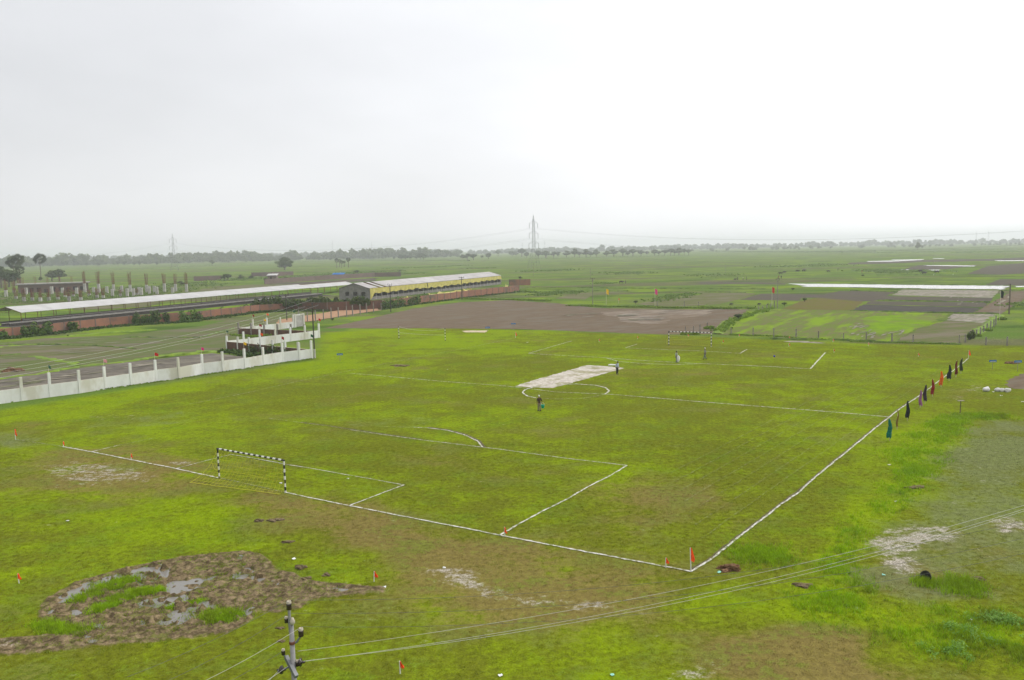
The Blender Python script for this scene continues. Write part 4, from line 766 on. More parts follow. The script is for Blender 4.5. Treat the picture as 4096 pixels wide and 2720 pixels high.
def marker(c, x, yb, yt, label, color='orange', name='marker_flag', group='orange marker flags on the field', wide=.60):
    b_, h = base_h(c, x, yb, yt); h = max(.55, min(h, 2.0)); t = thing(name, label, 'flag', b_, 0, group); a = random.uniform(-.9, .3)
    lean = Vector((random.uniform(-.05, .05), 0, 0)); b = MB(); b.tube(b_ + Vector((0, 0, -.05)), b_ + lean + Vector((0, 0, h)), .028, .026, 6); b.build('stick', 'whitep', t)
    r = random.Random(int(x) + int(yb)); hc = h * wide; w = min(.28, .34 * h); b = MB(); d = Vector((math.cos(a), math.sin(a), 0)); top = b_ + lean + Vector((0, 0, h * .995))
    # limp pennant: hangs down along the stick with folds
    n = 5; rows = []
    for j in range(6):
        v = j / 5; wv = w * (.25 + .95 * v) * (1 - .35 * max(0, v - .8) * 4); rows.append([top + d * (wv * i / n) + Vector((0, 0, -hc * (v * (.85 + .2 * (i / n))))) + Vector((-d.y, d.x, 0)) * (.05 * math.sin(i * 2.1 + v * 3 + r.random())) for i in range(n + 1)])
    for j in range(5):
        for i in range(n): b.face([rows[j][i], rows[j][i + 1], rows[j + 1][i + 1], rows[j + 1][i]])
    b.build('cloth', 'f_' + color, t); return t
for a in ((cA, 183, 175, 48, 'orange corner flag at the far left end of the near goal line'), (cA, 748, 262, 202, 'small orange flag on the goal line, second from the left edge'), (cA, 1548, 412, 358, 'orange flag on the goal line left of the near goal'),
          (cE, 992, 470, 398, 'orange flag where the penalty area meets the near goal line'), (cG, 312, 708, 642, 'short orange flag just left of the tall corner flag'), (cG, 505, 740, 557, 'tall orange corner flag at the nearest corner of the pitch'),
          (cD, 2202, 375, 252, 'orange flag beside the right tip of the muddy hollow'), (cB, 225, 392, 282, 'orange flag left of the muddy hollow'), (cE, 193, 1520, 1432, 'orange flag nearest the camera at the bottom edge'),
          (cm, 1955, 155, 80, 'orange corner flag at the far left corner of the pitch'), (cp, 873, 348, 318, 'tiny orange flag behind the far penalty area'), (cp, 1330, 312, 283, 'tiny orange flag at the edge of the brown field'), (cp, 1925, 290, 258, 'orange flag seen through the far goal'),
          (cp, 2337, 360, 330, 'orange flag just right of the far goal'), (cq, 488, 148, 118, 'orange flag on the far grassy bank beside the fence'), (cq, 1118, 178, 150, 'orange flag behind the pale puddle at the far edge'), (cq, 1113, 270, 228, 'orange flag in front of the pale puddle'), (cq, 1668, 212, 178, 'orange flag right of the pale puddle'),
          (cq, 1680, 345, 303, 'orange flag beside the far right penalty corner'), (cq, 2112, 262, 222, 'orange flag at the far edge of the field, left of a fence post'), (cr, 858, 395, 368, 'tiny orange flag near the far goal line, right side'), (cr, 1487, 425, 315, 'orange corner flag at the far right corner of the pitch')):
    marker(*a)
def banner(xt, yt, xb, yb, color, label, slim=1.0):
    b_, h = base_h(cr, xb, yb, yt); h = max(h, 1.8); t = thing('banner', label, 'banner', b_, 0, 'tall drooping banners along the right touchline'); lean = P(cr, xt, yt, h) ; lean = Vector(((xt - xb) * .0022 * b_.y / 90, 0, 0))
    b = MB(); b.tube(b_ + Vector((0, 0, -.05)), b_ + lean + Vector((0, 0, h)), .03, .022, 7); b.build('pole', 'wood', t); b = MB(); r = random.Random(int(xb)); n = 10; prof = []
    L_ = h * .84
    for j in range(15):                                     # a cloth gathered round its pole: a folded, lobed cone
        v = j / 14; rad = (.045 + .165 * v ** .7 * (1 - .28 * max(0, (v - .5) * 2) ** 2)) * slim * random.uniform(.85, 1.12); c = b_ + lean * (1 - v * .84) + Vector((.05 * math.sin(v * 7 + xb), 0, h - v * L_))
        prof.append([c + Vector((math.cos(2 * math.pi * k / n) * rad * (1 + .35 * math.sin(k * 3 + xb)), math.sin(2 * math.pi * k / n) * rad * (1 + .35 * math.cos(k * 3)), (.12 * math.sin(k * 2 + 1) if j == 14 else 0))) for k in range(n)])
    for j in range(14):
        for k in range(n): b.face([prof[j][k], prof[j + 1][k], prof[j + 1][(k + 1) % n], prof[j][(k + 1) % n]])
    b.build('cloth', 'f_' + color, t)
for a in ((487, 1180, 495, 1452, 'teal', 'teal banner nearest the camera, at the halfway line', 1.05), (612, 1080, 590, 1310, 'ochre', 'thin ochre banner behind the teal one', .45), (737, 950, 720, 1200, 'navy', 'black banner between the ochre and the lilac banners', 1.1), (880, 820, 880, 1040, 'lilac', 'lilac banner on the right touchline', .95),
          (950, 750, 937, 985, 'plum', 'dark plum banner between the lilac and the red banners', 1.0), (1038, 680, 1035, 900, 'scarlet', 'deep red banner in the middle of the row', 1.0), (1160, 580, 1142, 780, 'amber', 'bright orange banner in the row', 1.15), (1265, 500, 1243, 700, 'black', 'black-green banner behind the orange banner', 1.2), (1348, 445, 1328, 655, 'maroon', 'dark maroon banner second from the far end', .85), (1405, 415, 1390, 605, 'moss', 'dark olive banner at the far end of the row', .95)):
    banner(*a)
# far flags on poles beyond the pitch
for c, x, yb, yt, col, lab in ((c4, 960, 935, 755, 'yellow', 'yellow flag standing in the far green meadow'), (c4, 1535, 955, 755, 'magenta', 'pink flag in the far meadow left of the utility pole'), (c5, 902, 1010, 780, 'red', 'red flag beside the far utility pole'), (c6, 1876, 1195, 822, 'black', 'black flag on a tall stick by the farm track'), (c4, 1104, 925, 865, 'orange', 'tiny orange flag on a stick at the brown field edge')):
    b_, h = base_h(c, x, yb, yt); t = thing('flag', lab, 'flag', b_); b = MB(); b.tube(b_, b_ + Vector((0, 0, h)), .045, .035, 6); b.build('stick', 'wood', t); s = .35 if h < 2.5 else 1.0; b = MB(); flag_cloth(b, b_ + Vector((.03, 0, h)), .75 * s, 1.5 * s, .2, .5, int(x)); b.build('cloth', 'f_' + col, t)

# ------------------------------------------------------------------ goals and net posts
def banded(b, p, q, r, n, first=0):
    p, q = Vector(p), Vector(q)
    for i in range(n): b.tube(p.lerp(q, i / n), p.lerp(q, (i + 1) / n), r, r, 10, (i + first) % 2, True)
GA = -32.329 * math.pi / 180; ga = Vector((math.cos(GA), math.sin(GA), 0))
def goal(pl, pr, back, hl, hr, label, dep=2.0, r=.065):
    pl, pr = V3(pl), V3(pr); t = thing('football_goal', label, 'goal', (pl + pr) / 2); d = (pr - pl).normalized(); bk = V3(back).normalized()
    tl, tr = pl + Vector((0, 0, hl)), pr + Vector((0, 0, hr))
    for p, q, f in ((pl, tl, 0), (pr, tr, 1)):
        b = MB(); banded(b, p + Vector((0, 0, -.1)), q - Vector((0, 0, .07)), r, 9, f); b.build('goal_post', ['blackp', 'whitep'], t, smooth=False)
    b = MB(); banded(b, tl - d * .06, tr + d * .06, r, 25); b.build('crossbar', ['blackp', 'whitep'], t)
    # slack net: strands from bar to a ground rope behind
    r_ = random.Random(3); nu, nv = 22, 9; G = []
    bl, br = pl + bk * dep - d * .9, pr + bk * .55 + d * .05
    for j in range(nv + 1):
        v = j / nv; row = []
        for i in range(nu + 1):
            u = i / nu; top = tl.lerp(tr, u); bot = bl.lerp(br, u) + Vector((0, 0, .04)); p = top.lerp(bot, v) + Vector((0, 0, -.35 * math.sin(v * math.pi) * (1 - .3 * u))) + bk * (-.25 * math.sin(v * math.pi)); p += Vector((r_.uniform(-.03, .03), r_.uniform(-.03, .03), r_.uniform(-.03, .03))); p.z = max(p.z, .04); row.append(p)
        G.append(row)
    b = MB()
    for j in range(nv + 1):
        rr = .02 if j == nv else .007
        b.path(G[j], rr, 3)
    for i in range(nu + 1): b.path([G[j][i] for j in range(nv + 1)], .016 if i == 0 else .007, 3)
    b.path([tl.lerp(pl, .45) + bk * .5 - d * .1, G[4][2] + Vector((0, 0, -.1)), tl.lerp(tr, .5) + Vector((0, 0, -1.35)) + bk * .6, tl.lerp(tr, .8) + Vector((0, 0, -1.45)) + bk * .4, tr + Vector((0, 0, -.7)) + bk * .1], .011, 3)
    b.build('net', 'yelnet', t); return t
nb = Vector((math.sin(GA), -math.cos(GA)))
goal(at(877, 1913).xy, at(1142, 1971).xy, nb, 2.36, 2.42, 'black and white striped football goal with yellow net, in the left foreground')
goal(at(2675, 1380.5).xy, at(2845, 1387).xy, -nb, 2.42, 2.40, 'small black and white striped football goal at the far end of the pitch', 1.2, .075)
pa, ha = base_h(cm, 578, 160, 15); pb, hb = base_h(cm, 1125, 185, 35); t = thing('net_court_posts', 'pair of striped posts with slack ropes at the far left of the pitch', 'sports net', (pa + pb) / 2)
for p, h in ((pa, ha), (pb, hb)):
    b = MB(); banded(b, p + Vector((0, 0, -.1)), p + Vector((0, 0, h)), .06, 9); b.build('post', ['blackp', 'whitep'], t)
for z0, z1, s in ((ha * .97, hb * .95, .55), (ha * .5, hb * .45, .15)):
    b = MB(); b.path([(pa + Vector((0, 0, z0))).lerp(pb + Vector((0, 0, z1)), u) + Vector((0, 0, -s * 4 * u * (1 - u))) for u in np.linspace(0, 1, 15)], .018, 4); b.build('rope', 'whitep', t)

# ------------------------------------------------------------------ signs, sacks, litter, heaps
def sign(c, x, yb, yt, label, mat='f_blue', wd=.95):
    b_, h = base_h(c, x, yb, yt); t = thing('sign', label, 'sign', b_); b = MB(); b.tube(b_ + Vector((0, 0, -.05)), b_ + Vector((0, 0, h)), .03, .03, 6); b.build('stake', 'post', t)
    b = MB(); b.box(b_ + Vector((0, -.05, h - .26)), wd, .05, .27); b.build('board', mat, t); b = MB(); b.box(b_ + Vector((0, -.079, h - .20)), wd * .8, .006, .05); b.build('lettering_band', 'whitep', t)
sign(cr, 1785, 556, 440, 'blue sign board on a stake, left one of the pair at the right edge'); sign(cr, 2100, 584, 446, 'blue sign board on a stake, right one at the edge of the bare soil'); sign(cz, 2228, 826, 722, 'small blue sign on a stake near the end of the white wall')
sign(cm, 1625, 72, 22, 'small blue sign behind the sand pit'); sign(c3, 1930, 1472, 1395, 'small blue sign on the brown field edge')
b_, h = base_h(cr, 1382, 1102, 945); t = thing('stake', 'dark wooden stake with a flat top plate beside the lush grass', 'stake', b_); b = MB(); b.tube(b_ + Vector((0, 0, -.05)), b_ + Vector((.02, 0, h - .06)), .045, .04, 6); b.build('shaft', 'bark', t); b = MB(); b.box(b_ + Vector((.02, 0, h - .06)), .62, .3, .05); b.build('plate', 'post', t)
def sack_mesh(seed):
    r = random.Random(seed); bm = bmesh.new(); bmesh.ops.create_uvsphere(bm, u_segments=14, v_segments=9, radius=1)
    for v in bm.verts:
        x, y, z = v.co; k = 1 + .12 * math.sin(5 * x + seed) + .1 * math.cos(7 * y + seed); v.co = Vector((math.copysign(abs(x) ** .7, x) * .48 * k, math.copysign(abs(y) ** .75, y) * .28 * k, max(-.9, z) * .19 * k + .16))
    for v in bm.verts:
        if v.co.x > .36: v.co.y *= .75; v.co.z *= 1.15
    me = bpy.data.meshes.new('sack'); bm.to_mesh(me); bm.free(); me.materials.append(M['sack']); me.polygons.foreach_set('use_smooth', [True] * len(me.polygons)); return me
for i, (x, y, lab, rz, s) in enumerate(((1708, 832, 'plump white sack lying alone beside the scattered lime', .3, .85), (1850, 832, 'white sack at the left end of the row of three', -.2, .68), (1908, 836, 'white sack in the middle of the row of three', .1, .66), (1978, 840, 'white sack at the right end of the row of three', .15, .74))):
    o = link('sack', sack_mesh(i), None, P(cr, x, y), rz, (s, s, s * 1.7)); tag(o, lab, 'sack', 'white sacks by the right edge')
def blob(name, label, cat, p, sx, sy, sz, mat, seed, amp=.25, sub=3):
    bm = bmesh.new(); bmesh.ops.create_icosphere(bm, subdivisions=sub, radius=1); r = random.Random(seed); o3 = [r.uniform(0, 9) for _ in range(3)]
    for v in bm.verts:
        x, y, z = v.co; n = math.sin(3.1 * x + o3[0]) * math.cos(2.7 * y + o3[1]) + .6 * math.sin(7 * y + 5 * x + o3[2]) + .4 * r.uniform(-1, 1); k = 1 + amp * n * .5; v.co = Vector((x * sx * k, y * sy * k, max(-.15, z) * sz * k))
    me = bpy.data.meshes.new(name); bm.to_mesh(me); bm.free(); me.materials.append(M[mat]); o = link(name, me, None, p); return tag(o, label, cat)
for i, (c, x, y, sx, sy, sz, mat, lab) in enumerate(((cG, 800, 722, .75, .45, .2, 'straw', 'heap of brown straw beside the nearest pitch corner'), (cD, 1330, 215, .34, .26, .14, 'soil', 'clod of earth on the grass above the muddy hollow'), (cD, 1390, 345, .28, .22, .1, 'soil', 'low clod of earth at the edge of the muddy hollow'), (cD, 1640, 298, .24, .2, .08, 'soil', 'flat clod between the muddy hollow and an orange flag'),
        (cw, 165, 552, 1.9, 1.2, .45, 'straw', 'dark heap of soil in the paddy behind the white wall'), (cr, 2025, 482, .9, .6, .22, 'straw', 'low heap of soil beside the right blue sign'), (cm, 600, 482, 1.6, 1.1, .12, 'soil', 'flat patch of turned soil on the left of the pitch'), (cH, 780, 258, .8, .4, .1, 'soil', 'flat heap of soil by the lush grass on the right'),
        (cC, 1030, 1128, .5, .3, .1, 'soil', 'turned clod in the goal mouth foreground'), (cC, 840, 1135, .4, .3, .1, 'soil', 'small clod left of the turned clod behind the near goal'), (cC, 1180, 1385, .5, .22, .08, 'soil', 'grey clod on the grass below the near goal'), (cH, 20, 925, .45, .3, .1, 'soil', 'clod in the grass under the power lines on the right'), (cD, 1095, 925, .2, .12, .05, 'soil', 'small dark clod left of the near pole'), (cD, 1105, 1080, .22, .13, .05, 'soil', 'small dark clod beside the pole bracket'), (cH, 1190, 885, .6, .3, .1, 'soil', 'dark scrape of soil right of the black basin'))):
    blob('soil_heap', lab, 'soil heap', P(c, x, y), sx * .85, sy * .85, sz * 1.15, mat, i, .75, 4)
# black basin lying on its side
p = P(cH, 850, 895); t = thing('basin', 'black rubber basin tipped on its side in the grass', 'basin', p); b = MB(); ax = Vector((-.75, -.35, .45)).normalized()
b.lathe(p + Vector((.05, 0, .24)) - ax * .05, [(.14, -.13), (.24, -.06), (.29, .05), (.31, .12), (.285, .11), (.22, -.03), (.12, -.10)], 18, 0, ax); b.build('bowl', 'blackp', t, smooth=True)
for i, (c, x, y, mat, lab) in enumerate(((cC, 1100, 690, 'scrap', 'white paper scrap inside the near goal'), (cC, 1893, 637, 'scrap', 'white scrap in the near goal area'), (cD, 1252, 108, 'scrap', 'white scrap on grass above the muddy hollow'), (cA, 800, 1137, 'scrap', 'white scrap on the grass at the left edge'), (cH, 570, 855, 'mint', 'pale green scrap below the pale patch on the right'), (cG, 720, 750, 'mint', 'mint green scrap below the straw heap'),
        (cH, 610, 104, 'scrap', 'white scrap right of the touchline'), (cH, 655, 352, 'scrap', 'white scrap on the lush grass strip'), (cE, 530, 712, 'scrap', 'white scrap on the bare patch in the foreground'), (cE, 1815, 1533, 'mint', 'mint green scrap at the bottom edge'), (cE, 960, 1540, 'scrap', 'white scrap near the nearest orange flag'), (cr, 2165, 968, 'scrap', 'white plastic scrap at the right edge'), (cr, 1898, 890, 'scrap', 'flattened white scrap below the row of sacks'), (cr, 1797, 843, 'scrap', 'small white scrap between the sacks'), (cm, 1150, 527, 'scrap', 'tiny white scrap on the left half of the pitch'), (cm, 2100, 207, 'scrap', 'tiny white scrap near the far left corner'), (cD, 2325, 440, 'scrap', 'white scrap at the tip of the muddy hollow'), (cH, 1160, 1165, 'scrap', 'white scrap in the broad weeds'))):
    q = P(c, x, y); s = .07 + .0011 * q.y; r = random.Random(i); b = MB(); n = 7; c0 = q + Vector((0, 0, .06)); ring = [q + Vector((math.cos(k * 6.283 / n) * s * r.uniform(.6, 1.2), math.sin(k * 6.283 / n) * s * r.uniform(.6, 1.2), r.uniform(.01, .09))) for k in range(n)]
    for k in range(n): b.face([c0, ring[k], ring[(k + 1) % n]])
    o = b.build('litter', mat, org=q); tag(o, lab, 'litter')
b = MB(); b.lathe(P(cq, 932, 402) + Vector((0, 0, .14)), [(.001, -.14)] + [(.14 * math.cos(a), .14 * math.sin(a)) for a in np.linspace(-1.3, 1.3, 9)] + [(.001, .14)], 14); o = b.build('ball', cloth('blue_ball', (.05, .05, .55)), org=P(cq, 932, 402), smooth=True); tag(o, 'small blue ball on the grass in the far penalty area', 'ball')
b = MB(); q = P(cp, 1035, 622); b.hexa([q + Vector(v) for v in ((-.7, -.1, 0), (.7, -.3, 0), (.8, .2, 0), (-.4, .35, 0), (-.65, -.08, .12), (.65, -.25, .1), (.7, .15, .1), (-.35, .3, .14))]); tag(b.build('mat', 'scrap', org=q), 'folded white mat beside the cricket strip', 'mat')

# ------------------------------------------------------------------ long sheds
SD = Vector((.384, .923, 0)).normalized(); SNr = Vector((SD.y, -SD.x, 0)); SNl = -SNr          # along the sheds, towards the camera side, away
def sheet_mesh(name, wdt, run, rise, mat, corr=6, amp=.035):
    # one roof sheet: local x along shed, local y up the slope (away), corrugated
    b = MB(); n = corr * 4; sl = math.hypot(run, rise); up = Vector((0, run / sl, rise / sl)); nn = Vector((0, -rise / sl, run / sl)); pts = []
    for i in range(n + 1):
        x = wdt * i / n; z = amp * math.sin(2 * math.pi * i / 4); pts.append((Vector((x, 0, 0)) + nn * z, Vector((x, 0, 0)) + up * sl + nn * z))
    for (a0, a1), (b0, b1) in zip(pts[:-1], pts[1:]): b.face([a0, b0, b1, a1])
    b.face([pts[0][0] - nn * .06, pts[0][1] - nn * .06, pts[-1][1] - nn * .06, pts[-1][0] - nn * .06]); return b.mesh(name, mat)
ANG = math.atan2(SD.y, SD.x)
def roof_sheets(root, origin, length, run, eave, ridge, mat, away=False, wdt=1.9, missing=()):
    n = int(round(length / wdt)); wdt = length / n; me = sheet_mesh('roof_sheet', wdt - .03, run, ridge - eave, mat)
    for i in range(n):
        if i in missing: continue
        if not away: p = origin + SD * (wdt * i) ; o = link('roof_sheet', me, root, p - root.location + Vector((0, 0, eave + (.02 if i % 2 else 0))), ANG)
        else: p = origin + SNl * (run * 2) + SD * (wdt * (i + 1)); o = link('roof_sheet', me, root, p - root.location + Vector((0, 0, eave + (.02 if i % 2 else 0))), ANG + math.pi)
s1o = Vector((-131.5, 218.9, 0)); S1L = 127.5
sh1 = thing('livestock_shed', 'long open shed with a white sheet roof on thin posts, left', 'shed', s1o)
roof_sheets(sh1, s1o, S1L, 6, 3.0, 4.45, 'roof'); roof_sheets(sh1, s1o, S1L, 6, 3.0, 4.45, 'roof', True)
def shed_frame(root, o, Lg, eave, ridge, run, bay, mat, hw):
    n = int(Lg / bay)
    for i in range(n + 1):
        c = o + SD * (Lg * i / n)
        for off, hh in ((.25, eave - .05), (run * 2 - .25, eave - .05)):
            b = MB(); b.tube(c + SNl * off, c + SNl * off + Vector((0, 0, hh)), .075, .075, 6); b.build('post', mat, root)
        b = MB(); e0 = c + SNl * .1 + Vector((0, 0, eave - .14)); e1 = c + SNl * (2 * run - .1) + Vector((0, 0, eave - .14)); ap = c + SNl * run + Vector((0, 0, ridge - .16)); b.tube(e0, ap, .05, .05, 4).tube(ap, e1, .05, .05, 4).tube(e0, e1, .045, .045, 4).tube((e0 + e1) / 2, ap, .04, .04, 4); b.build('truss', mat, root)
    for k in (.2, 1 - .2):
        pass
shed_frame(sh1, s1o, S1L, 3.0, 4.45, 6, 4.9, 'rust', 1.4)
b = MB(); a0 = s1o + SNr * .05; b.hexa([a0 + Vector((0, 0, 0)), a0 + SD * S1L, a0 + SD * S1L + SNl * .2, a0 + SNl * .2] + [v + Vector((0, 0, 1.35)) for v in (a0, a0 + SD * S1L, a0 + SD * S1L + SNl * .2, a0 + SNl * .2)]); b.build('half_wall', 'black', sh1)
for z in (.95, .45):
    b = MB(); b.box((s1o + SD * S1L / 2 + SNr * .12) + Vector((0, 0, z)), S1L - .1, .12, .09, SD.xy); b.build('rail', 'conc', sh1)
b = MB(); b.box(s1o + SD * (S1L / 2) + SNl * 6 + Vector((0, 0, .01)), S1L, 11.4, .12, SD.xy); b.build('floor', 'ploughd', sh1)
# terrace of dark beds in front
tb = thing('feeding_terrace', 'row of dark beds with pale kerbs between the shed and the brick wall', 'terrace', s1o + SNr * 3)
for off, hh in ((2.6, .7), (5.6, .75), (8.8, .85)):
    b = MB(); b.box(s1o + SD * (S1L * .47) + SNr * off, S1L * (1.06 if off < 8 else .98), .3, hh, SD.xy); b.build('bed_wall', 'black', tb); b = MB(); b.box(s1o + SD * (S1L * .47) + SNr * (off + .02) + Vector((0, 0, hh + .003)), S1L * (1.06 if off < 8 else .98), .34, .1, SD.xy); b.build('kerb', 'conc', tb)
b = MB(); b.box(s1o + SD * (S1L * .47) + SNr * 5.4 + Vector((0, 0, -.02)), S1L * 1.08, 10.4, .1, SD.xy); b.build('bed', 'ploughd', tb)
# second roof section with rusty purlins
s1b = s1o + SD * (S1L + .4); sh1b = thing('livestock_shed', 'short far section of the left shed with bare red purlins', 'shed', s1b)
roof_sheets(sh1b, s1b + Vector((0, 0, 0)), 33, 5.2, 2.9, 4.1, 'roof'); shed_frame(sh1b, s1b, 33, 2.9, 4.15, 5.2, 4.7, 'rust', 1)
for k in range(5):
    b = MB(); u = k / 4; c = s1b + SNl * (5.4 + 4.6 * u) + Vector((0, 0, 4.2 - 1.15 * u)); b.tube(c, c + SD * 33, .07, .07, 4); b.build('purlin', 'rust', sh1b)
# shed with yellow tarpaulins
s2o = Vector((-50.8, 293.3, 0)); S2L = 120.5; E2, R2, W2 = 4.3, 6.15, 6.6
sh2 = thing('tarpaulin_shed', 'long block-ended shed with white roof and yellow tarpaulin side', 'shed', s2o)
roof_sheets(sh2, s2o, S2L, W2, E2, R2, 'roofw', False, 2.0, (3, 5)); roof_sheets(sh2, s2o, S2L, W2, E2, R2, 'roofw', True, 2.0)
for k in range(9):
    b = MB(); u = (k + .5) / 9; c = s2o + SNl * (W2 * u) + Vector((0, 0, E2 + (R2 - E2) * u - .16)); b.tube(c, c + SD * 26, .09, .09, 4); b.build('purlin', 'rust', sh2)
b = MB(); g0 = s2o + SD * .35; g1 = g0 + SNl * (2 * W2)                    # gable wall with openings
holes = [(2.0, 3.7), (5.4, 7.2), (8.9, 10.6)]; xs_ = [0] + [v for h in holes for v in h] + [2 * W2]
def gz(x): return E2 - .12 + (R2 - E2) * (1 - abs(x - W2) / W2)
for x0, x1 in zip(xs_[:-1], xs_[1:]):
    hole = (x0, x1) in holes; mids = [x0] + ([W2] if x0 < W2 < x1 else []) + [x1]
    for a, c in zip(mids[:-1], mids[1:]):
        for z0, zt in (((0, 1.5), (2.95, None)) if hole else ((0, None),)):
            q = [g0 + SNl * a + Vector((0, 0, z0)), g0 + SNl * c + Vector((0, 0, z0)), g0 + SNl * c + Vector((0, 0, zt if zt else gz(c))), g0 + SNl * a + Vector((0, 0, zt if zt else gz(a)))]
            b.hexa(q[:2] + [q[1] + SD * .25, q[0] + SD * .25] + [q[3], q[2], q[2] + SD * .25, q[3] + SD * .25])
b.build('gable_wall', 'block', sh2)
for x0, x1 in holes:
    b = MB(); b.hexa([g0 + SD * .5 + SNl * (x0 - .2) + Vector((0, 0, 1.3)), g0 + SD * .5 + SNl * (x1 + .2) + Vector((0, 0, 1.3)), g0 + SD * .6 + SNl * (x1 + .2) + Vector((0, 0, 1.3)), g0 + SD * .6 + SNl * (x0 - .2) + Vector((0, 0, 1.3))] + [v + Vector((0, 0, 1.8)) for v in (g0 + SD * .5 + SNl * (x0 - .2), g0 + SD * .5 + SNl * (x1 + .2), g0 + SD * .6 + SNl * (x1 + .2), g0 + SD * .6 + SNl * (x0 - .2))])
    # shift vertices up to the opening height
    o = b.build('window_dark_panel', 'opening', sh2)  # dark slab behind the hole, the room's shade put into its colour
b = MB(); b.box(s2o + SD * (S2L - .2) + SNl * W2, .25, 2 * W2 - .4, E2 - .1, SD.xy); b.build('far_end_wall', 'block', sh2)
b = MB(); b.box(s2o + SD * (S2L / 2) + SNl * .4, S2L - 1, .25, 1.1, SD.xy); b.build('half_wall', 'block', sh2)
b = MB(); b.box(s2o + SD * (S2L / 2) + SNl * (2 * W2 - .4), S2L - 1, .25, 3.4, SD.xy); b.build('rear_wall', 'block', sh2)
for i in range(31):
    b = MB(); c = s2o + SD * (.8 + (S2L - 1.6) * i / 30) + SNl * .25; b.box(c, .2, .2, E2 - .12, SD.xy); b.build('post', 'concl', sh2)
def tarp(s_from, s_to, drop, seed):
    r = random.Random(seed); b = MB(); n = int((s_to - s_from) / .45); rows = 6; G = []; dr = drop
    for i in range(n + 1):
        s = s_from + (s_to - s_from) * i / n; ph = (s % 6.2) / 6.2; dd_ = drop(s) * (1 - .22 * math.sin(ph * math.pi) ** 2 * r.uniform(.85, 1)) ; col = []
        for j in range(rows + 1):
            v = j / rows; col.append(s2o + SD * s + SNr * (.08 + .16 * v + .1 * math.sin(s * 2.3 + v * 4) * v + .06 * math.sin(s * .9)) + Vector((0, 0, E2 - .12 - dd_ * v)))
        G.append(col)
    for i in range(n):
        for j in range(rows): b.face([G[i][j], G[i][j + 1], G[i + 1][j + 1], G[i + 1][j]])
    b.build('tarpaulin', 'tarp', sh2, smooth=True)
tarp(.2, 43, lambda s: 2.3 - .3 * abs(math.sin(s * .23)) + max(0, 2 - s * .55), 1); tarp(43.6, 119.6, lambda s: 2.5 - .55 * ((s - 43) / 77) - .25 * abs(math.sin(s * .17)), 2)
# fallen tarpaulin along the wall
def ftarp(label, pts, h, w, seed):
    r = random.Random(seed); b = MB(); q = []
    for a, c in zip(pts[:-1], pts[1:]): q += [a.lerp(c, j / 6) for j in range(6)]
    q.append(pts[-1]); G = []
    for p in q: G.append([V3(p) + SNr * (w * k / 3 - w / 2) + Vector((0, 0, h * (1 - abs(k - 1.3) / 2.2) * r.uniform(.6, 1.2))) for k in range(4)])
    for a, c in zip(G[:-1], G[1:]):
        for k in range(3): b.face([a[k], c[k], c[k + 1], a[k + 1]])
    tag(b.build('fallen_tarpaulin', 'tarp', org=V3(pts[0])), label, 'tarpaulin')
def wz(c, x, y, z): return P(c, x, y, z).xy
ftarp('yellow tarpaulin slumped along the top of the brick wall', [wz(c3, 930, 1045, 2.3), wz(c3, 1120, 1022, 2.3), wz(c3, 1320, 1005, 2.3)], 2.6, 1.4, 1); ftarp('crumpled yellow tarpaulin heap over the brick wall right of a utility pole', [wz(c3, 1340, 1012, 2.2), wz(c3, 1400, 1005, 2.2), wz(c3, 1465, 1008, 2.2)], 3.1, 1.6, 2)
ftarp('small yellow tarpaulin end at the far corner of the shed', [wz(c3, 1820, 968, 2.2), wz(c3, 1858, 950, 2.2)], 3.3, .8, 3); ftarp('yellow tarpaulin piece hanging between the vines on the brick wall', [wz(c3, 635, 1092, 2), wz(c3, 695, 1085, 2)], 2.6, 1.0, 4)

# ------------------------------------------------------------------ brick walls with vines
def brick_wall(label, pts, h, mat='brick', pier=4.0, name='brick_wall', th=.25):
    root = thing(name, label, 'wall', V3(pts[0])); k = 0
    for p, q in zip(pts[:-1], pts[1:]):
        d = (q - p); n = max(1, int(d.length / pier)); u = d.normalized()
        for i in range(n):
            a = p + d * (i / n); c = p + d * ((i + 1) / n); hh = h * random.uniform(.97, 1.03); b = MB(); m = (a + c) / 2; b.box(V3(m, -.05), (c - a).length - .306, th, hh + .05, u); b.build('panel', mat, root)
            b = MB(); b.box(V3(a, -.05), .3, th + .12, hh + .12, u); b.build('pier', 'brickfar', root)
    return root
bw = poly((c1, [(-250, 1375), (150, 1330), (1300, 1197), (2361, 1115)]), (c2, [(1000, 1032), (1300, 1012)]))
brick_wall('long red brick wall partly hidden by vines, in front of the left shed', bw, 2.25)
bw2 = poly((c3, [(380, 1222), (700, 1178), (1400, 1088), (2000, 1018)])); brick_wall('red brick wall below the shed with the yellow tarpaulin', bw2, 2.45)
brick_wall('short far stretch of brick wall beyond the tarpaulin shed', poly((c3, [(1880, 952), (2135, 947)])), 2.9, 'brick')
brick_wall('dark brick wall behind the hedge below the grey gable', poly((c2, [(1300, 1012), (1800, 1018), (2250, 1000)]), (c3, [(380, 1222)])), 2.6, 'brickback')
brick_wall('distant dull brick wall behind the left shed roof', poly((c2, [(1060, 700), (1650, 655), (2361, 612)]), (c3, [(605, 843)])), 2.9, 'brickfar', 8); brick_wall('ruined brown wall below the big round tree', poly((c2, [(905, 605), (1150, 603), (1400, 592)])), 3.0, 'brickfar', 8); brick_wall('low mossy wall left of the ruined brown wall', poly((c2, [(225, 662), (560, 650)])), 3.2, 'brickfar', 8)
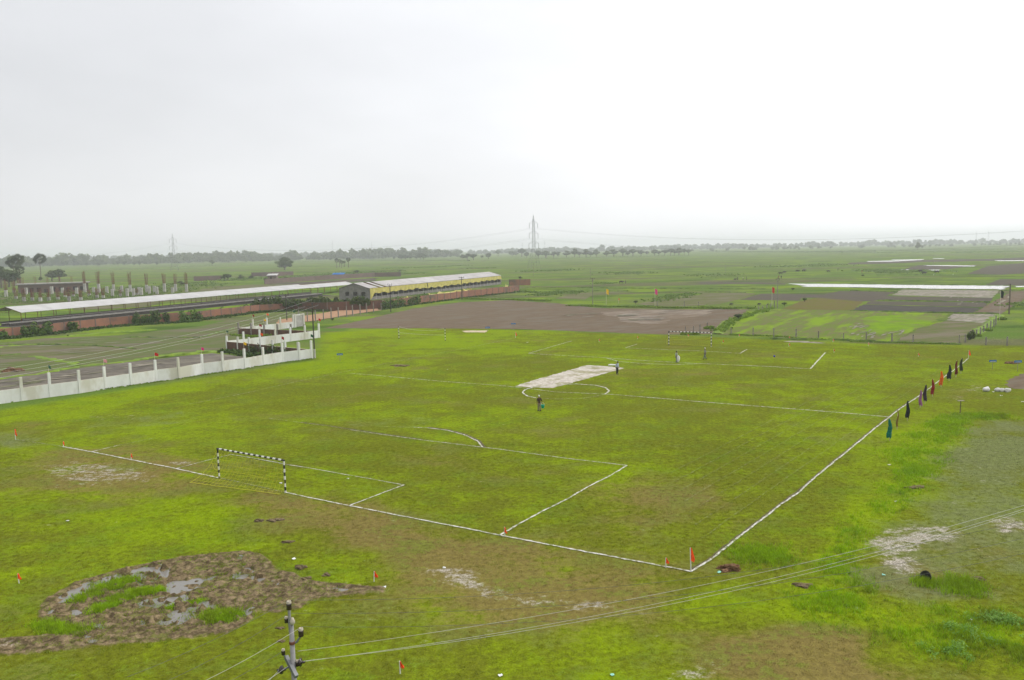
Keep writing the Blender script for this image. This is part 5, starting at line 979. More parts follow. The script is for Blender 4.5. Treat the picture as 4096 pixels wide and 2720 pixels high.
for i, (c, pa_, pb_, h, th, n, lab) in enumerate(((c1, (240, 1325), (610, 1290), 3.0, 1.2, 800, 'broad vine over the brick wall near the left edge'), (c1, (830, 1255), (890, 1248), 2.9, .7, 160, 'narrow vine column on the brick wall'), (c1, (1560, 1180), (1890, 1160), 3.4, 1.3, 900, 'large vine mass in the middle of the brick wall'), (c1, (1930, 1150), (1990, 1145), 2.6, .6, 120, 'slim vine strand right of the large vine mass'), (c1, (2110, 1145), (2361, 1120), 3.2, 1.0, 500, 'vine thicket on the brick wall right of the slim strand'),
        (c2, (60, 1130), (420, 1095), 2.6, 1.2, 600, 'bushy vines at the foot of the brick wall below the shed middle'), (c2, (510, 1085), (550, 1080), 3.4, .6, 160, 'tall vine strand climbing past the top of the wall'), (c2, (820, 1040), (860, 1036), 3.2, .5, 110, 'dark vine strand on the bare brick'), (c2, (920, 1030), (1310, 1010), 3.4, 1.2, 700, 'vines hanging over the wall left of the hedge'), (c2, (1300, 1013), (2290, 1000), 3.0, 1.3, 2600, 'long dark green hedge below the grey gable'),
        (c3, (370, 1225), (620, 1195), 3.6, 1.2, 600, 'vine mass beside the utility pole before the tarpaulin shed'), (c3, (700, 1185), (800, 1175), 3.9, 1.0, 300, 'vine draped over the brick wall under the tarpaulin'), (c3, (800, 1160), (930, 1145), 3.6, .8, 240, 'thin vines hanging right of the draped vine'), (c1, (0, 1345), (90, 1340), 2.0, 1.0, 160, 'low bush at the foot of the brick wall at the left edge'))):
    q0, q1 = P(c, *pa_).xy, P(c, *pb_).xy; vine(lab, q0, q1, h, th, n, .45 if 'hedge' in lab else .34, 20 + i, z0=1.3 if 'hedge' in lab else 0., mat='leaf' if 'hedge' in lab else 'vine', name='hedge' if 'hedge' in lab else 'climbing_vine', cat='hedge' if 'hedge' in lab else 'climbing plant')

# ------------------------------------------------------------------ construction site
def column(c, x, yb, ys, yt, label, group, white=True):
    b_ = P(c, x, yb); hs = height(b_, c(x, ys)[1]); ht_ = height(b_, c(x, yt)[1]); t = thing('concrete_column', label, 'column', b_, random.uniform(-.1, .1), group); wd = 1.15 if b_.y > 360 else 1.05
    b = MB(); b.box(b_ + Vector((0, 0, -.05)), wd, wd, hs + .05, (1, .2), 0, .98); b.build('shaft', 'concl' if white else 'conc', t)
    if yt < ys:
        b = MB(); r = random.Random(int(x)); rr = .075
        for sx in (-.4, -.14, .14, .4):
            for sy in (-.4, .4):
                o = Vector((sx * wd, sy * wd, hs - .05)); b.tube(b_ + o, b_ + o + Vector((sx * .35 + r.uniform(-.3, .3), r.uniform(-.25, .25), (ht_ - hs) * r.uniform(.85, 1.05))), rr, rr * .8, 4)
        for k in range(max(2, int((ht_ - hs) / 1.1))): b.box(b_ + Vector((0, 0, hs + .3 + k * 1.0)), wd * .86, wd * .86, .07, (1, .2))
        b.build('rebar', 'rust', t)
cols = [(c1, 1005, 800, 690, 545), (c1, 1170, 800, 693, 545), (c1, 1345, 795, 700, 550), (c1, 1540, 800, 705, 555), (c1, 1735, 795, 705, 565), (c1, 1945, 800, 690, 565), (c1, 2075, 785, 695, 565), (c1, 2205, 790, 698, 560)]
for i, a in enumerate(cols): column(*a, 'tall concrete column with bare rebar, %s from the left in the back row of the site' % ordn(i), 'concrete columns of the unfinished building')
shorts = [(310, 820, 740), (615, 820, 725), (910, 825, 740), (1110, 810, 735), (1265, 810, 725), (1440, 800, 715), (1505, 850, 750), (1580, 840, 745), (1645, 830, 735), (1672, 838, 740), (1765, 820, 722), (1825, 800, 720), (1855, 820, 730), (2040, 810, 740), (1330, 850, 755), (740, 815, 740)]
shorts.sort()
for i, (x, yb, yt) in enumerate(shorts): column(c1, x, yb, yt, yt, 'short bare concrete column, %s of the short ones from the left' % ordn(i), 'concrete columns of the unfinished building')
fronts = sorted([(285, 910, 850, 740), (385, 905, 855, 742), (480, 910, 855, 745), (578, 900, 850, 742), (685, 890, 850, 735), (770, 865, 830, 760), (818, 905, 840, 735), (868, 855, 820, 762), (955, 892, 852, 758), (1055, 845, 810, 765), (1147, 870, 825, 742), (1222, 870, 830, 742), (1425, 852, 810, 760), (75, 850, 770, 640), (165, 800, 770, 650), (190, 875, 842, 742), (235, 780, 740, 625), (1615, 835, 800, 745)])
for i, a in enumerate(fronts): column(c1, *a, 'stubby column with rusty rebar bundle, %s from the left in the front rows' % ordn(i), 'concrete columns of the unfinished building', i % 3 == 0)
# low unfinished building with slab roof
lb = P(c1, 520, 802); t = thing('unfinished_building', 'low grey unfinished building with a flat slab roof behind the columns', 'building', lb); ua = (P(c1, 960, 790).xy - P(c1, 300, 815).xy).normalized(); un = Vector((-ua.y, ua.x, 0)); u3 = Vector((ua.x, ua.y, 0)); LB = 31
b = MB(); b.box(lb + un * 5 + u3 * 4.5, LB, 10, 4.3, ua); b.build('wall', 'brickfar', t); b = MB(); b.box(lb + un * 5 + u3 * 4.5 + Vector((0, 0, 4.303)), LB + 2, 12, .5, ua); b.build('roof_slab', 'conc', t)
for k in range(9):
    b = MB(); b.box(lb + u3 * (4.5 - LB / 2 + 2.5 + k * 3.2) - un * .06 + Vector((0, 0, .8 if k % 3 else .0)), 1.8, .08, 1.9, ua); b.build('opening', 'opening', t)  # dark boxes on the wall face, shade of openings painted as colour
for k in range(6):
    b = MB(); q = lb + u3 * (4.5 - LB / 2 + 2 + k * 5.4) + un * 3 + Vector((0, 0, 4.8))
    for s in ((-.3, -.3), (.3, -.3), (.3, .3), (-.3, .3), (0, .3)): b.tube(q + Vector((s[0], s[1], 0)), q + Vector((s[0] * 1.3, s[1], random.uniform(2.6, 3.8))), .045, .04, 4)
    b.build('rebar', 'rust', t)
# small huts
for c, x, yb, wd, hh, rm, lab in ((c2, 1155, 640, 6, 2.6, 'roofw', 'tiny hut with a pale roof below the big round tree'), (c2, 1935, 622, 7, 2.2, 'f_blue', 'tiny hut with a blue sheet roof behind the left shed')):
    q = P(c, x, yb); t = thing('hut', lab, 'hut', q); b = MB(); b.box(q, wd, 4, hh); b.build('wall', 'brickfar', t); b = MB(); b.hexa([q + Vector((-wd * .6, -2.6, hh + .01)), q + Vector((wd * .6, -2.6, hh + .01)), q + Vector((wd * .6, 2.6, hh + 1.0)), q + Vector((-wd * .6, 2.6, hh + 1.0)), q + Vector((-wd * .6, -2.6, hh + .12)), q + Vector((wd * .6, -2.6, hh + .12)), q + Vector((wd * .6, 2.6, hh + 1.12)), q + Vector((-wd * .6, 2.6, hh + 1.12))]); b.build('roof', rm, t); b = MB(); b.box(q + Vector((-.6, -2.05, 0)), 1, .06, 1.9); b.build('door', 'opening', t)

# ------------------------------------------------------------------ fence posts
FP = [(c2, [(1465, 1155, 990), (1565, 1140, 1025), (1660, 1140, 1008), (1755, 1125, 995), (1845, 1105, 975), (1930, 1095, 970), (2028, 1085, 955), (2098, 1068, 945), (2187, 1055, 935), (2265, 1040, 920), (2345, 1030, 915), (2436, 1005, 925)], 'fence posts along the orange track', 'grey fence post along the orange dirt track, %s from the left', .13),
      (c5, [(390, 1372, 1290), (665, 1395, 1285), (925, 1410, 1290), (1205, 1412, 1300), (1485, 1422, 1330), (1800, 1432, 1365), (2085, 1450, 1345)], 'fence posts along the far edge of the pitch', 'thin fence post at the far pitch edge, %s right of the goal', .09),
      (c6, [(525, 1470, 1360), (790, 1480, 1375), (1370, 1490, 1380), (1447, 1475, 1370), (1705, 1505, 1405), (1970, 1515, 1400)], 'fence posts along the far right edge', 'fence post on the far right pitch edge, %s from the left there', .09),
      (c6, [(1500, 1440, 1340), (1540, 1425, 1320), (1585, 1400, 1310), (1635, 1385, 1285), (1675, 1345, 1265), (1720, 1315, 1235), (1763, 1305, 1200), (1803, 1280, 1180), (1828, 1255, 1140)], 'fence posts running back beside the farm track', 'fence post running back beside the farm track, %s from the pitch', .10),
      (c5, [(735, 1090, 1020), (785, 1080, 1015), (838, 1060, 995), (885, 1045, 980), (932, 1045, 950)], 'fence posts on the far grassy bank', 'far fence post on the grassy bank, %s from the left', .10),
      (c4, [(1563, 965, 900), (1880, 970, 900), (2047, 970, 905), (1896, 1265, 1195), (1990, 1260, 1190), (2065, 1270, 1170), (2152, 1225, 1150)], 'fence posts around the brown field', 'thin fence post round the brown field, %s in order from the meadow', .09)]
for c, lst, grp, lab, r in FP:
    for i, (x, yb, yt) in enumerate(lst):
        b_, h = base_h(c, x, yb, yt); h = min(max(h, 1.1), 3.2); weedy = c is c6 and (x, yb) in ((1500, 1440), (1540, 1425)); b = MB(); b.box(b_ + Vector((0, 0, -.1)), 2 * r, 2 * r, h + .1, (1, random.uniform(-.4, .4)), 0, .9)
        if weedy:
            t = thing('fence_post', lab % ordn(i) + ', wrapped in creeper', 'fence post', b_, 0, grp); b.build('shaft', 'post', t); b = MB(); leaf_cloud(b, b_ + Vector((0, 0, h * .5)), (.42, .42, h * .55), 260, .14, random.Random(i), .8); b.build('creeper', 'leaf', t)
        else: tag(b.build('fence_post', 'post', org=b_), lab % ordn(i), 'fence post', grp)

# ------------------------------------------------------------------ utility poles, wires
def catenary(a, b, sag, n=16): return [Vector(a).lerp(Vector(b), u) + Vector((0, 0, -sag * 4 * u * (1 - u))) for u in np.linspace(0, 1, n)]
def wire(label, pts, r, mat, group=None): b = MB(); b.path(pts, r, 4); tag(b.build('power_line', mat, org=pts[0]), label, 'power line', group)
def pole(c, x, yb, yt, label, arms, r=.13, mat='steeld', name='utility_pole'):
    b_, h = base_h(c, x, yb, yt); t = thing(name, label, 'utility pole', b_); b = MB(); b.tube(b_ + Vector((0, 0, -.2)), b_ + Vector((0, 0, h * .97)), r, r * .75, 8); b.build('shaft', mat, t)
    for kind, z, wd in arms:
        a = MB(); zz = h * z
        if kind == 'v':
            for s in (-1, 1): a.tube(b_ + Vector((0, 0, zz - .5)), b_ + Vector((s * wd, 0, zz)), .05, .05, 5); a.tube(b_ + Vector((s * wd, 0, zz)), b_ + Vector((s * wd, 0, zz + .28)), .03, .03, 5)
            ao = a.build('bracket', mat, t)
            for s in (-1, 1): k = MB(); k.lathe(b_ + Vector((s * wd, 0, zz + .24)), [(.06, 0), (.12, .05), (.07, .12), (.12, .17), (.05, .25)], 8); k.build('insulator', 'porc', ao)
        elif kind == 't': a.box(b_ + Vector((0, 0, zz)), wd * 2, .1, .12); ao = a.build('crossarm', mat, t)
        elif kind == 'top': a.lathe(b_ + Vector((0, 0, h * .95)), [(.06, 0), (.13, .06), (.08, .14), (.13, .2), (.05, .3)], 8); a.build('insulator', 'porc', t)
        if kind == 't':
            for s in (-1, 0, 1): k = MB(); k.lathe(b_ + Vector((s * wd * .9, 0, zz + .12)), [(.05, 0), (.1, .05), (.06, .12), (.1, .17), (.05, .24)], 8); k.build('insulator', 'porc', ao)
    return b_, h
pA, hA = pole(cz, 1885, 782, 15, 'dark utility pole at the end of the white wall with wires running left', [('top', 1, 0)], .12)
b = MB(); b.tube(pA, pA + Vector((0, 0, 1.5)), .2, .18, 8); tag(b.build('pole_footing', 'concl', org=pA), 'pale concrete footing round the dark utility pole', 'footing')
pB, hB = pole(c2, 1322, 1130, 812, 'thin dark utility pole behind the zigzag enclosures', [('top', 1, 0), ('v', .97, .8)]); pC, hC = pole(c3, 482, 1260, 932, 'utility pole in front of the yellow tarpaulin shed, near its gable', [('v', .95, .55), ('top', 1, 0)]); pD, hD = pole(c3, 1322, 1120, 838, 'utility pole with a crossarm before the middle of the tarpaulin shed', [('t', .93, .9), ('t', .84, .6)])
pE, hE = pole(c4, 800, 938, 620, 'lone utility pole with curved brackets beyond the brown field', [('v', .93, .55), ('top', 1, 0)], .12, 'post'); pF, hF = pole(c5, 970, 1045, 655, 'lone utility pole beside the red flag in the right fields', [('top', 1, 0), ('v', .9, .45)], .12, 'post'); pG, hG = pole(c6, 1995, 1120, 735, 'stout brown utility pole at the right edge', [('top', 1, 0)], .17, 'bark')
for i, (c, x, yb, yt) in enumerate(((full, 2135, 1104, 1052), (c4, 772, 622, 512), (c5, 318, 605, 495), (c6, 1047, 497, 378), (c6, 1943, 468, 350))): pole(c, x, yb, yt, ('thin pole standing in the meadow below the central pylon', 'faint thin pole in the meadow above the lone utility pole', 'faint thin pole in the meadow left of the grazing cattle', 'faint pole beside the flooded strips far right', 'faint pole in the far right fields')[i], [('top', 1, 0)], .1, 'post')
# wires of the pole at the wall
arm = MB(); aL, aT, aR = pA + Vector((-1.15, 0, hA - .85)), pA + Vector((-.05, 0, hA + .25)), pA + Vector((1.05, 0, hA - .65)); arm.tube(aL, pA + Vector((0, 0, hA - 1.0)), .045, .045, 5).tube(aR, pA + Vector((0, 0, hA - 1.0)), .045, .045, 5)
o = arm.build('bracket', 'steeld', [x for x in C.objects if x.name == 'utility_pole'][0])
tops = [P(cw, -60, 535, 8.0), P(cw, -60, 580, 7.6), P(cw, -60, 632, 7.0)]
for a, q, lab in ((aT, tops[0], 'uppermost pale wire running left from the pole at the wall'), (aL, tops[1], 'middle pale wire running left from the pole at the wall'), (aR, tops[2], 'lowest pale wire running left from the pole at the wall')): wire(lab, catenary(a, q, .9), .010, 'wirel', 'wires over the white wall')
for k, (a, s, lab) in enumerate(((aT, .3, 'slack wire between the two poles behind the enclosures, top'), (aL, .8, 'slack wire between the two poles behind the enclosures, middle'), (aR, .9, 'slack wire between the two poles behind the enclosures, lowest'))): wire(lab, catenary(a, pB + Vector(((-.8, 0, .8)[k], 0, hB * (1, .97, .97)[k])), 1.2 + s), .011, 'wired', 'slack wires behind the enclosures')
# nearest pole (cut by the bottom edge)
np_ = P(cD, 1215, 700, 7.75); np0 = Vector((np_.x, np_.y, 0)); t = thing('utility_pole', 'nearest grey utility pole with brown insulators, cut by the bottom edge', 'utility pole', np0)
NY = np0.y
def nz(x, y): return at(*cD(x, y)) if False else CAM + ((cD(x, y)[0] - 2048) / F * _R - (cD(x, y)[1] - 1360) / F * _U + _fw) * (NY / ((cD(x, y)[0] - 2048) / F * _R - (cD(x, y)[1] - 1360) / F * _U + _fw).y)
ptop = nz(1240, 860); b = MB(); b.tube(np0, Vector((np0.x, NY, ptop.z)), .085, .064, 16); b.build('shaft', 'pole', t, smooth=True)
X0 = np0.x; tz = nz(1200, 700).z
b = MB(); b.tube((X0 - .03, NY - .02, ptop.z - .25), (X0 - .03, NY - .02, tz + .02), .042, .038, 10); b.build('top_pin', 'pole', t)
def insul(x, y, hpx, big=True, tilt=(0, 0, 1), lab='insulator'):
    c = nz(x, y); s = 1.0 if big else .72; k = MB(); prof = [(.06, 0), (.085, .01), (.10, .04), (.085, .07), (.10, .10), (.085, .13), (.10, .16), (.085, .185), (.075, .19), (.09, .21), (.09, .235), (.06, .245), (.075, .27), (.05, .275), (.045, .262)]
    k.lathe(c, [(r * s * .76, z * s * .92) for r, z in prof], 20, [0] * 8 + [1] * 6, tilt); k.build('insulator', ['porc', 'porctop'], t, smooth=True)
insul(1200, 705, 0); insul(1342, 1022, 0); insul(1168, 860, 0, False)
b = MB(); q0 = nz(1268, 1085); q1 = nz(1335, 1020); b.tube(q0 + Vector((-.12, 0, 0)), q0 + Vector((.04, 0, -.02)), .03, .03, 6).tube(q0 + Vector((.04, 0, -.02)), q1, .032, .028, 6); b.build('bracket', 'steel', t)
b = MB(); b.lathe(Vector((X0, NY, nz(1240, 1085).z - .06)), [(.080, 0), (.086, .01), (.086, .07), (.080, .08)], 14); b.build('clamp_band', 'rust', t)
b = MB(); q0 = nz(1185, 860) + Vector((0, .05, 0)); b.tube(q0, Vector((X0, NY, q0.z - .3)), .028, .03, 6).tube(q0, q0 + Vector((.16, 0, .0)), .028, .028, 6); b.build('bracket', 'steel', t)
b = MB(); q = nz(1232, 850); b.lathe(q + Vector((.03, -.05, -.05)), [(.04, 0), (.068, .04), (.072, .10), (.05, .15), (.035, .19)], 12); b.build('insulator', 'porctop', t, smooth=True)
ca, cb = nz(1150, 1285), nz(1320, 1430); ca.y += .12; cb.y -= .3; b = MB(); dv = (cb - ca).normalized(); up = Vector((0, 0, 1)); sdv = dv.cross(up).normalized(); upv = sdv.cross(dv)
b.hexa([ca - sdv * .05 - upv * .06, cb - sdv * .05 - upv * .06, cb + sdv * .05 - upv * .06, ca + sdv * .05 - upv * .06, ca - sdv * .05 + upv * .06, cb - sdv * .05 + upv * .06, cb + sdv * .05 + upv * .06, ca + sdv * .05 + upv * .06]); b.build('crossarm', 'steel', t)
b = MB(); q = nz(1140, 1245); b.tube(ca, q, .022, .022, 6); b.build('pin', 'steel', t); insul(1133, 1240, 0, False); insul(1298, 1372, 0, False)
for x, y, ax in ((1120, 1415, (.85, -.2, .12)), (1346, 1325, (.9, -.1, .1))):
    q = nz(x, y); k = MB(); k.lathe(q - Vector(ax) * .05, [(.025, -.12), (.03, -.02), (.11, 0), (.115, .03), (.045, .04), (.035, .09), (.02, .15)], 16, 0, ax); k.build('disc_insulator', 'porc', t, smooth=True)
k = MB(); q = nz(1070, 1430); k.tube(q, nz(1110, 1420), .04, .03, 8).tube(nz(1140, 1405), nz(1215, 1375), .03, .03, 8); k.build('strain_clamp', 'steel', t)
def far_end(c, x, y, z): return P(c, x, y, z)
def span(label, a, q, sag, r, mat, grp): wire(label, catenary(a, q, sag, 28), r, mat, grp)
RZ = 7.2
for i, (a, qz, lab) in enumerate(((nz(1380, 1310), (cH, 1750, 340, 8.0), 'topmost bright wire running right from the nearest pole'), (nz(1300, 1195), (cH, 1750, 310, 8.3), 'middle bright wire running right from the nearest pole'), (nz(1400, 1312), (cH, 1750, 330, 8.1), 'lowest bright wire running right from the nearest pole'))): span(lab, a, P(*qz), (.72, .55, .62)[i], .0046, 'wirel', 'bright wires crossing the foreground')
for i, (a, qz, lab) in enumerate(((nz(1215, 590), (full, 4400, 2010, 9.5), 'upper dull wire running right from the top insulator'), (nz(1205, 745), (full, 4400, 2080, 9.0), 'middle dull wire running right from the nearest pole'), (nz(1350, 905), (full, 4400, 2140, 8.7), 'lower dull wire running right from the side insulator'))): span(lab, a, P(*qz), .8, .004, 'wired', 'dull wires crossing the foreground')
for i, (a, px_, mat, lab) in enumerate(((nz(1175, 605), (cB, 1500, 1500), 'wired', 'upper dull wire running left from the top insulator'), (nz(1165, 770), (cB, 1850, 1600), 'wired', 'second dull wire running left from the nearest pole'), (nz(1310, 930), (cB, 1750, 1850), 'wirel', 'grey wire running left from the side insulator'), (nz(1110, 1205), (cB, 1900, 1900), 'wired', 'dull wire running left from the crossarm pin'), (nz(1225, 1345), (cB, 2300, 1990), 'wirel', 'bright wire running left from the crossarm'), (nz(1070, 1432), (cB, 2500, 2050), 'wirel', 'bright wire running left from the strain clamp'))):
    q = px_[0](px_[1], px_[2]); e = at(q[0], q[1], 7.0 - .28 * i); span(lab, a, e, .10, .005, mat, 'wires leaving the nearest pole to the left')

# ------------------------------------------------------------------ transmission pylons
def pylon(b_, H, label, rot, name='transmission_pylon', r=.075):
    b_ = Vector(b_); t = thing(name, label, 'pylon', b_); ca_, sa_ = math.cos(rot), math.sin(rot); ex, ey = Vector((ca_, sa_, 0)), Vector((-sa_, ca_, 0))
    def wid(z): u = z / H; return 4.4 * (1 - u / .42) + 1.15 * (u / .42) if u < .42 else (1.15 * (1 - (u - .42) / .46) + .7 * ((u - .42) / .46) if u < .88 else .7 * (1 - (u - .88) / .12) + .02)
    zs = [0] + [H * u for u in (.13, .25, .35, .42, .48, .565, .665, .755, .85, .93, 1)]; cn = lambda z, i: b_ + ex * (wid(z) * (1, 1, -1, -1)[i]) + ey * (wid(z) * (1, -1, -1, 1)[i]) + Vector((0, 0, z))
    for i in range(4):
        b = MB(); b.path([cn(z, i) for z in zs], r * 1.3, 4); b.build('leg', 'steel', t)
    b = MB()
    for z0, z1 in zip(zs[:-1], zs[1:]):
        for i in range(4):
            j = (i + 1) % 4; b.tube(cn(z0, i), cn(z1, j), r * .7, r * .7, 3).tube(cn(z0, j), cn(z1, i), r * .7, r * .7, 3).tube(cn(z1, i), cn(z1, j), r * .6, r * .6, 3)
    b.build('bracing', 'steel', t); ends = []
    for u, wd in ((.85, 3.6), (.665, 3.9), (.48, 4.3)):
        for s in (-1, 1):
            z = H * u; a = MB(); tip = b_ + ex * (s * wd) + Vector((0, 0, z)); ww = wid(z)
            for sy in (-1, 1): a.tube(b_ + ex * (s * ww) + ey * (sy * ww) + Vector((0, 0, z)), tip, r * .8, r * .8, 4).tube(b_ + ex * (s * ww) + ey * (sy * ww) + Vector((0, 0, z + H * .04)), tip, r * .7, r * .7, 4)
            ao = a.build('crossarm', 'steel', t); e = tip - Vector((0, 0, 4.0)); k = MB(); k.tube(tip, e, .12, .12, 6); k.build('insulator_string', 'steeld', ao); ends.append(e)
    return ends
PM = Vector((19.5, 675, 0)); PLf = Vector((-385, 940, 0)); PR = Vector((423, 410, 0)); PL2 = Vector((-790, 1205, 0))
rot = math.radians(20)
eM = pylon(PM, 44.3, 'tall lattice transmission pylon in the centre of the horizon', rot); eL = pylon(PLf, 42.0, 'lattice transmission pylon on the left, before the distant forest', rot)
offs = [e - PM for e in eM]; nm_ = ('top', 'top', 'middle', 'middle', 'bottom', 'bottom')
for i in range(6):
    s = 'near' if i % 2 else 'far'
    wire('%s %s-side conductor between the two pylons' % (nm_[i], s), catenary(eM[i], eL[i], 13, 24), .03, 'wired', 'high voltage conductors'); wire('%s %s-side conductor from the central pylon to the right edge' % (nm_[i], s), catenary(eM[i], PR + offs[i], 14.5, 24), .028, 'wired', 'high voltage conductors'); wire('%s %s-side conductor from the left pylon to the left edge' % (nm_[i], s), catenary(eL[i], PL2 + offs[i], 13, 20), .03, 'wired', 'high voltage conductors')
for i, (x, yt) in enumerate(((1332, 962), (1489, 968), (2179, 962), (2090, 972), (3904, 925), (3953, 920))):
    dst = 2300; q = at(x, 994 + 3266 * 17.4 / dst - .0204 * (x - 2048)); h = height(q, yt); t = thing('lattice_mast', ('distant faint mast above the forest, leftmost', 'distant faint mast second from the left', 'distant faint mast right of the central pylon', 'distant faint mast just left of the central pylon', 'distant faint mast at the far right, left one', 'distant faint mast at the far right, right one')[i], 'mast', q, 0, 'faint masts on the horizon')
    for s in (-1, 1): b = MB(); b.tube(q + Vector((s * 2.2, 0, 0)), q + Vector((s * .3, 0, h)), .16, .12, 4); b.build('leg', 'steel', t)
    b = MB()
    for k in range(8): b.tube(q + Vector(((-1) ** k * (2.2 - 1.9 * k / 8), 0, h * k / 8)), q + Vector((-(-1) ** k * (2.2 - 1.9 * (k + 1) / 8), 0, h * (k + 1) / 8)), .12, .12, 3)
    b.box(q + Vector((0, 0, h * .8)), 8, .3, .3); b.build('bracing', 'steel', t)

# ------------------------------------------------------------------ trees
def tree_meshes(seed, nl=520, leaf=.055, mat='leaf', lobes=9, squash=.8, th=.32):
    r = random.Random(seed); b = MB(); tr = MB()                 # unit tree: height 1, half-width about .45
    tr.tube((0, 0, -.02), (.01, 0, th), .045, .032, 7)
    for k in range(lobes):
        a = k * 2.4 + r.uniform(-.5, .5); d = r.uniform(.05, .30); z = r.uniform(th + .10, .80); rr = r.uniform(.14, .23); c = Vector((math.cos(a) * d, math.sin(a) * d, z)); leaf_cloud(b, c, (rr, rr, rr * squash), nl // lobes, leaf, r, .7); tr.tube((.01, 0, th * r.uniform(.7, 1)), c, .018, .006, 4)
    leaf_cloud(b, (0, 0, .86), (.15, .15, .12), nl // 12, leaf, r, .7)
    return tr.mesh('trunk', 'bark'), b.mesh('crown', mat)
TV = [tree_meshes(s, 900, .055, m, l, q) for s, m, l, q in ((1, 'leaf', 9, .8), (2, 'leaf', 11, .7), (3, 'leaf2', 8, .9), (4, 'leaf2', 10, .75), (5, 'leaf', 7, .85))]
def place_tree(c, x, yb, yt, label, group=None, var=None, wide=1.0, cat='tree', name='tree', hmax=40):
    b_, h = base_h(c, x, yb, yt); h = min(h * 1.12, hmax); v = TV[random.randrange(5) if var is None else var]; t = thing(name, label, cat, b_, random.uniform(0, 6.28), group); t.scale = (h * wide, h * wide, h)
    link('trunk', v[0], t); link('crown', v[1], t); return t
big = tree_meshes(11, 2600, .032, 'leaf', 16, .7, .18); TV.append(big)
place_tree(c2, 1295, 532, 390, 'big dark round tree alone in the meadow left of centre', None, 5, 1.5)
bt = base_h(c4, 905, 338, 210); place_tree(c4, 905, 318, 212, 'big broad dome-shaped tree behind the middle of the tree row', None, 5, 1.3, hmax=26)
row = [20, 160, 250, 340, 390, 490, 585, 645, 722, 775, 845, 965, 1050, 1155, 1215, 1275, 1370, 1440, 1530, 1582, 1650, 1720, 1765, 1820, 1882, 1932]
for i, x in enumerate(row): place_tree(c4, x, 398 - 36 * x / 1932 - 8, 300 - 18 * x / 1932 + random.uniform(-12, 26), 'tree in the mid-distance row, %s from the left' % ordn(i), 'row of trees right of the central pylon', None, random.uniform(.95, 2.0))
mids = [(c3, 605, 655, 588), (c3, 655, 652, 590), (c3, 710, 650, 585), (c3, 785, 650, 590), (c3, 835, 652, 573), (c3, 870, 648, 583), (c3, 960, 632, 583), (c3, 1015, 632, 588), (c3, 1115, 617, 577), (c3, 1190, 612, 580), (c3, 1325, 642, 588), (c3, 1385, 655, 578), (c3, 1460, 652, 582), (c3, 1432, 580, 540), (c3, 1560, 630, 597), (c3, 1635, 640, 573), (c3, 1605, 580, 527), (c3, 1750, 605, 540), (c3, 1915, 607, 547), (c3, 1960, 607, 550), (c3, 2030, 612, 520), (c3, 2225, 602, 540), (c3, 2310, 622, 545)]
for i, a in enumerate(mids): place_tree(*a, 'mid-distance meadow tree left of the pylon, %s from the left' % ordn(i), 'scattered trees in the middle distance', None, random.uniform(1.3, 1.8), hmax=24)
smalls = [(c1, 1020, 497, 450), (c1, 1160, 492, 448), (c1, 1395, 482, 428), (c1, 1470, 482, 432), (c1, 1585, 482, 440), (c1, 1650, 486, 430), (c1, 1855, 482, 435), (c2, 440, 482, 415), (c2, 700, 445, 412), (c2, 1070, 432, 385), (c2, 1410, 412, 365), (c2, 1590, 407, 375), (c2, 2190, 388, 345), (c2, 2285, 392, 360), (c3, 520, 650, 608), (c3, 218, 625, 595), (c3, 120, 625, 580)]
for i, a in enumerate(smalls): place_tree(*a, 'small tree before the left forest belt, %s from the left' % ordn(i), 'small trees before the forest', None, random.uniform(.8, 1.2), hmax=20)
for a, lab in (((c6, 850, 318, 224), 'slender tree alone in the far right fields'), ((c6, 905, 300, 258), 'low tree beside the slender tree, far right'), ((c5, 205, 342, 318), 'tiny round tree in the far meadow'), ((c1, 615, 662, 545), 'dense dark tree behind the low unfinished building, left half'), ((c1, 705, 662, 528), 'dense dark tree behind the low unfinished building, right half'), ((c1, 20, 745, 508), 'large dark tree at the left edge'), ((c1, 110, 735, 545), 'dark bushy tree beside the palms at the left'), ((c1, 175, 720, 580), 'low dark tree below the palm pair'), ((c1, 480, 662, 612), 'small dark bush under the single palm')): place_tree(*a, lab, None, None, 1.3 if 'dense' in lab or 'dark' in lab else 1.0)
for i, (c, x, yb, yt) in enumerate(((c2, 590, 660, 585), (c2, 625, 655, 582), (c2, 780, 650, 590), (c2, 900, 640, 598), (c2, 1065, 660, 630), (c2, 1300, 640, 610), (c2, 2150, 575, 535), (c3, 70, 808, 775), (c3, 270, 800, 778), (c3, 590, 795, 768), (c3, 2010, 880, 845), (c5, 1165, 820, 792), (c5, 1310, 965, 918), (c5, 1060, 1020, 972), (c5, 485, 1190, 1120), (c4, 1305, 930, 895), (c2, 1860, 1130, 1100), (c1, 2140, 720, 665))):
    place_tree(c, x, yb, yt, 'green bush in the meadows, %s counted from the left shed rightwards' % ordn(i), 'bushes in the meadows', None, 1.7, 'bush', 'bush')
